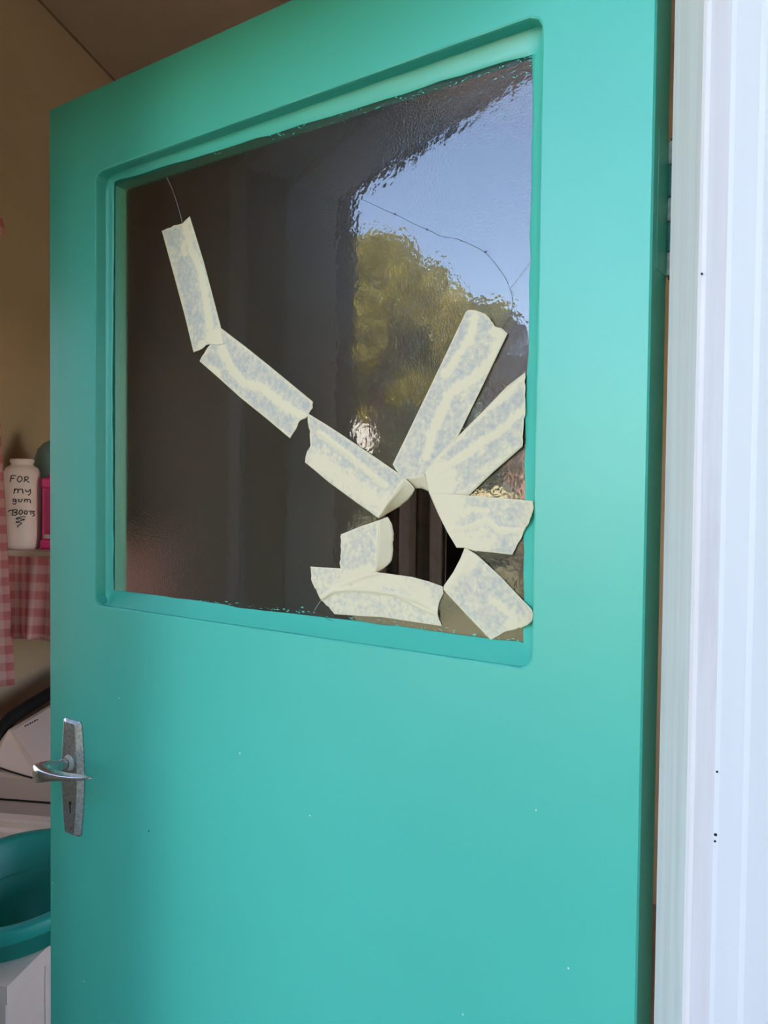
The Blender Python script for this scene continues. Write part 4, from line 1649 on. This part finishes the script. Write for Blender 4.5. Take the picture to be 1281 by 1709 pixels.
D3 = 12.5
bl_ = []
for k in range(9):
    px = 560 + k * 30
    bl_.append((mir(px, (765 if px > 660 else 810) + RNG.uniform(-10, 12), D3), 56 * D3 / 1290, 1.0))
for px, py, rp in ((672, 706, 34), (700, 712, 44), (650, 770, 40), (750, 712, 46), (800, 708, 44), (835, 740, 40)):
    bl_.append((mir(px, py, D3), rp * D3 / 1290, 1.0))
base = mir(680, 800, D3)
base.z = ground_z(base) - 0.05
hd = empty('dark_hedge', base)
tag(hd, 'low dark green hedge below the olive tree mirrored in the pane', 'hedge')
foliage(bl_, 11000, 0.06, 12, M_LEAF_D, hd)
trunk(hd, base, [b_[0] for b_ in bl_[1:6]], 0.05)

# unseen trees added across the yard to keep skylight off the door
for k, (tx, ty, th, tr_) in enumerate(((-4.6, -8.0, 6.5, 1.75), (-1.2, -7.2, 7.2, 1.75), (2.3, -7.9, 6.8, 1.75))):
    base = Vector((tx, ty, -0.1))
    te = empty('sky_block_tree', base)
    tag(te, ['added unseen tree blocking skylight, nearest the veranda end', 'tallest added unseen tree, blocking skylight straight across from the doorway', 'added unseen tree blocking skylight beside the added side wall'][k], 'tree', 'unseen trees added to block skylight')
    bl_ = [(Vector((tx + RNG.uniform(-0.2, 0.2), ty + RNG.uniform(-0.3, 0.3), 1.2 + (th - 1.8) * q / 4)), tr_ * (0.85 - 0.07 * q), 0.8) for q in range(5)]
    foliage(bl_, 6000, 0.16, 40 + k, M_LEAF_D, te)
    trunk(te, base, [b_[0] for b_ in bl_[2:]], 0.2)

# low red earth garden wall behind the shrub
pa, pb = mir(690, 790, 17.5), mir(960, 790, 17.5)
dvw = (pb - pa)
dvw.z = 0
nn = Vector((-dvw.y, dvw.x, 0)).normalized()
bm = bmesh.new()
zt = mir(860, 735, 17.5).z
add_prism(bm, [(p_.x, p_.y) for p_ in (pa, pb, pb + nn * 0.3, pa + nn * 0.3)], 0.2, zt)
o = new_obj('garden_wall', bm, M_BANK)
rebase(o)
tag(o, 'low reddish garden wall behind the dry shrub mirrored in the pane', 'wall')

# pale straw heap on the sunlit lawn
c = mir(812, 830, 15.0)
c.z = ground_z(c) - 0.03
hz = mir(812, 790, 15.0).z - c.z
bm = bmesh.new()
rg = random.Random(4)
add_lathe(bm, [(0.86, 0.0), (0.80, hz * 0.25), (0.70, hz * 0.5), (0.60, hz * 0.68), (0.47, hz * 0.84), (0.27, hz * 0.96), (0.03, hz)], (0, 0, 0), 28, rfun=lambda a: 1 + 0.04 * math.sin(3 * a) + 0.03 * math.sin(7 * a + 1), cap_top=True)
for v_ in bm.verts:
    v_.co += Vector((rg.uniform(-0.015, 0.015), rg.uniform(-0.015, 0.015), rg.uniform(-0.01, 0.01)))
o = new_obj('straw_heap', bm, M_STRAW, smooth=True)
o.location = c
tag(o, 'pale yellow straw heap on the lawn mirrored between two tape strips', 'heap')

# a bushy tree behind the far house
base = mir(612, 760, 36.0)
base.z = 1.2
ft = empty('far_tree', base)
tag(ft, 'dense green tree rising behind the small cream house', 'tree')
bl_ = [(mir(px, py, 36.0), rp * 36.0 / 1290, 0.9) for px, py, rp in ((590, 660, 46), (630, 650, 46), (612, 690, 44), (660, 690, 40), (560, 700, 40))]
foliage(bl_, 6000, 0.20, 77, M_LEAF_O, ft)
trunk(ft, base, [b_[0] for b_ in bl_[:3]], 0.25)

# cream house far off between tree and wing wall
h0, h1 = mir(566, 760, 30.0), mir(636, 760, 30.0)
dvh = (h1 - h0)
dvh.z = 0
W_ = dvh.length
ux = dvh.normalized()
uy = Vector((-ux.y, ux.x, 0))
if uy.dot(h0 - C2M) < 0:
    uy = -uy
zE, zR = mir(600, 722, 30.0).z, mir(600, 700, 30.0).z
base = (h0 + h1) / 2
base.z = 1.2
hs = empty('cream_house', base)
tag(hs, 'small cream gabled house far off, a sunlit fleck mirrored below the olive tree', 'house')
hsM = Matrix(((ux.x, uy.x, 0), (ux.y, uy.y, 0), (0, 0, 1))).to_4x4()


def hpart(name, bm, mat):
    bm.transform(hsM)
    return new_obj(name, bm, mat, hs)


bm = bmesh.new()
pr = [(-W_ / 2, 0), (W_ / 2, 0), (W_ / 2, zE - base.z), (0, zR - base.z), (-W_ / 2, zE - base.z)]
a = [bm.verts.new((x, 0, z)) for x, z in pr]
b = [bm.verts.new((x, 3.0, z)) for x, z in pr]
bridge(bm, a, b)
bm.faces.new(a[::-1])
bm.faces.new(b)
bmesh.ops.recalc_face_normals(bm, faces=bm.faces[:])
hpart('house_walls', bm, M_HOUSE)
bm = bmesh.new()
for sg in (-1, 1):
    q = [(0, zR - base.z + 0.02), (sg * (W_ / 2 + 0.15), zE - base.z - 0.06), (sg * (W_ / 2 + 0.15), zE - base.z + 0.02), (0, zR - base.z + 0.10)]
    a = [bm.verts.new((x, -0.1, z)) for x, z in q]
    b = [bm.verts.new((x, 3.1, z)) for x, z in q]
    bridge(bm, a, b)
    bm.faces.new(a[::-1])
    bm.faces.new(b)
bmesh.ops.recalc_face_normals(bm, faces=bm.faces[:])
hpart('roof', bm, M_HROOF)
for xw in (-0.25, 0.42):
    bm = bmesh.new()
    add_box(bm, (xw - 0.09, -0.03, zE - base.z - 0.75), (xw + 0.09, 0.02, zE - base.z - 0.15))
    hpart('window', bm, M_HGLASS)
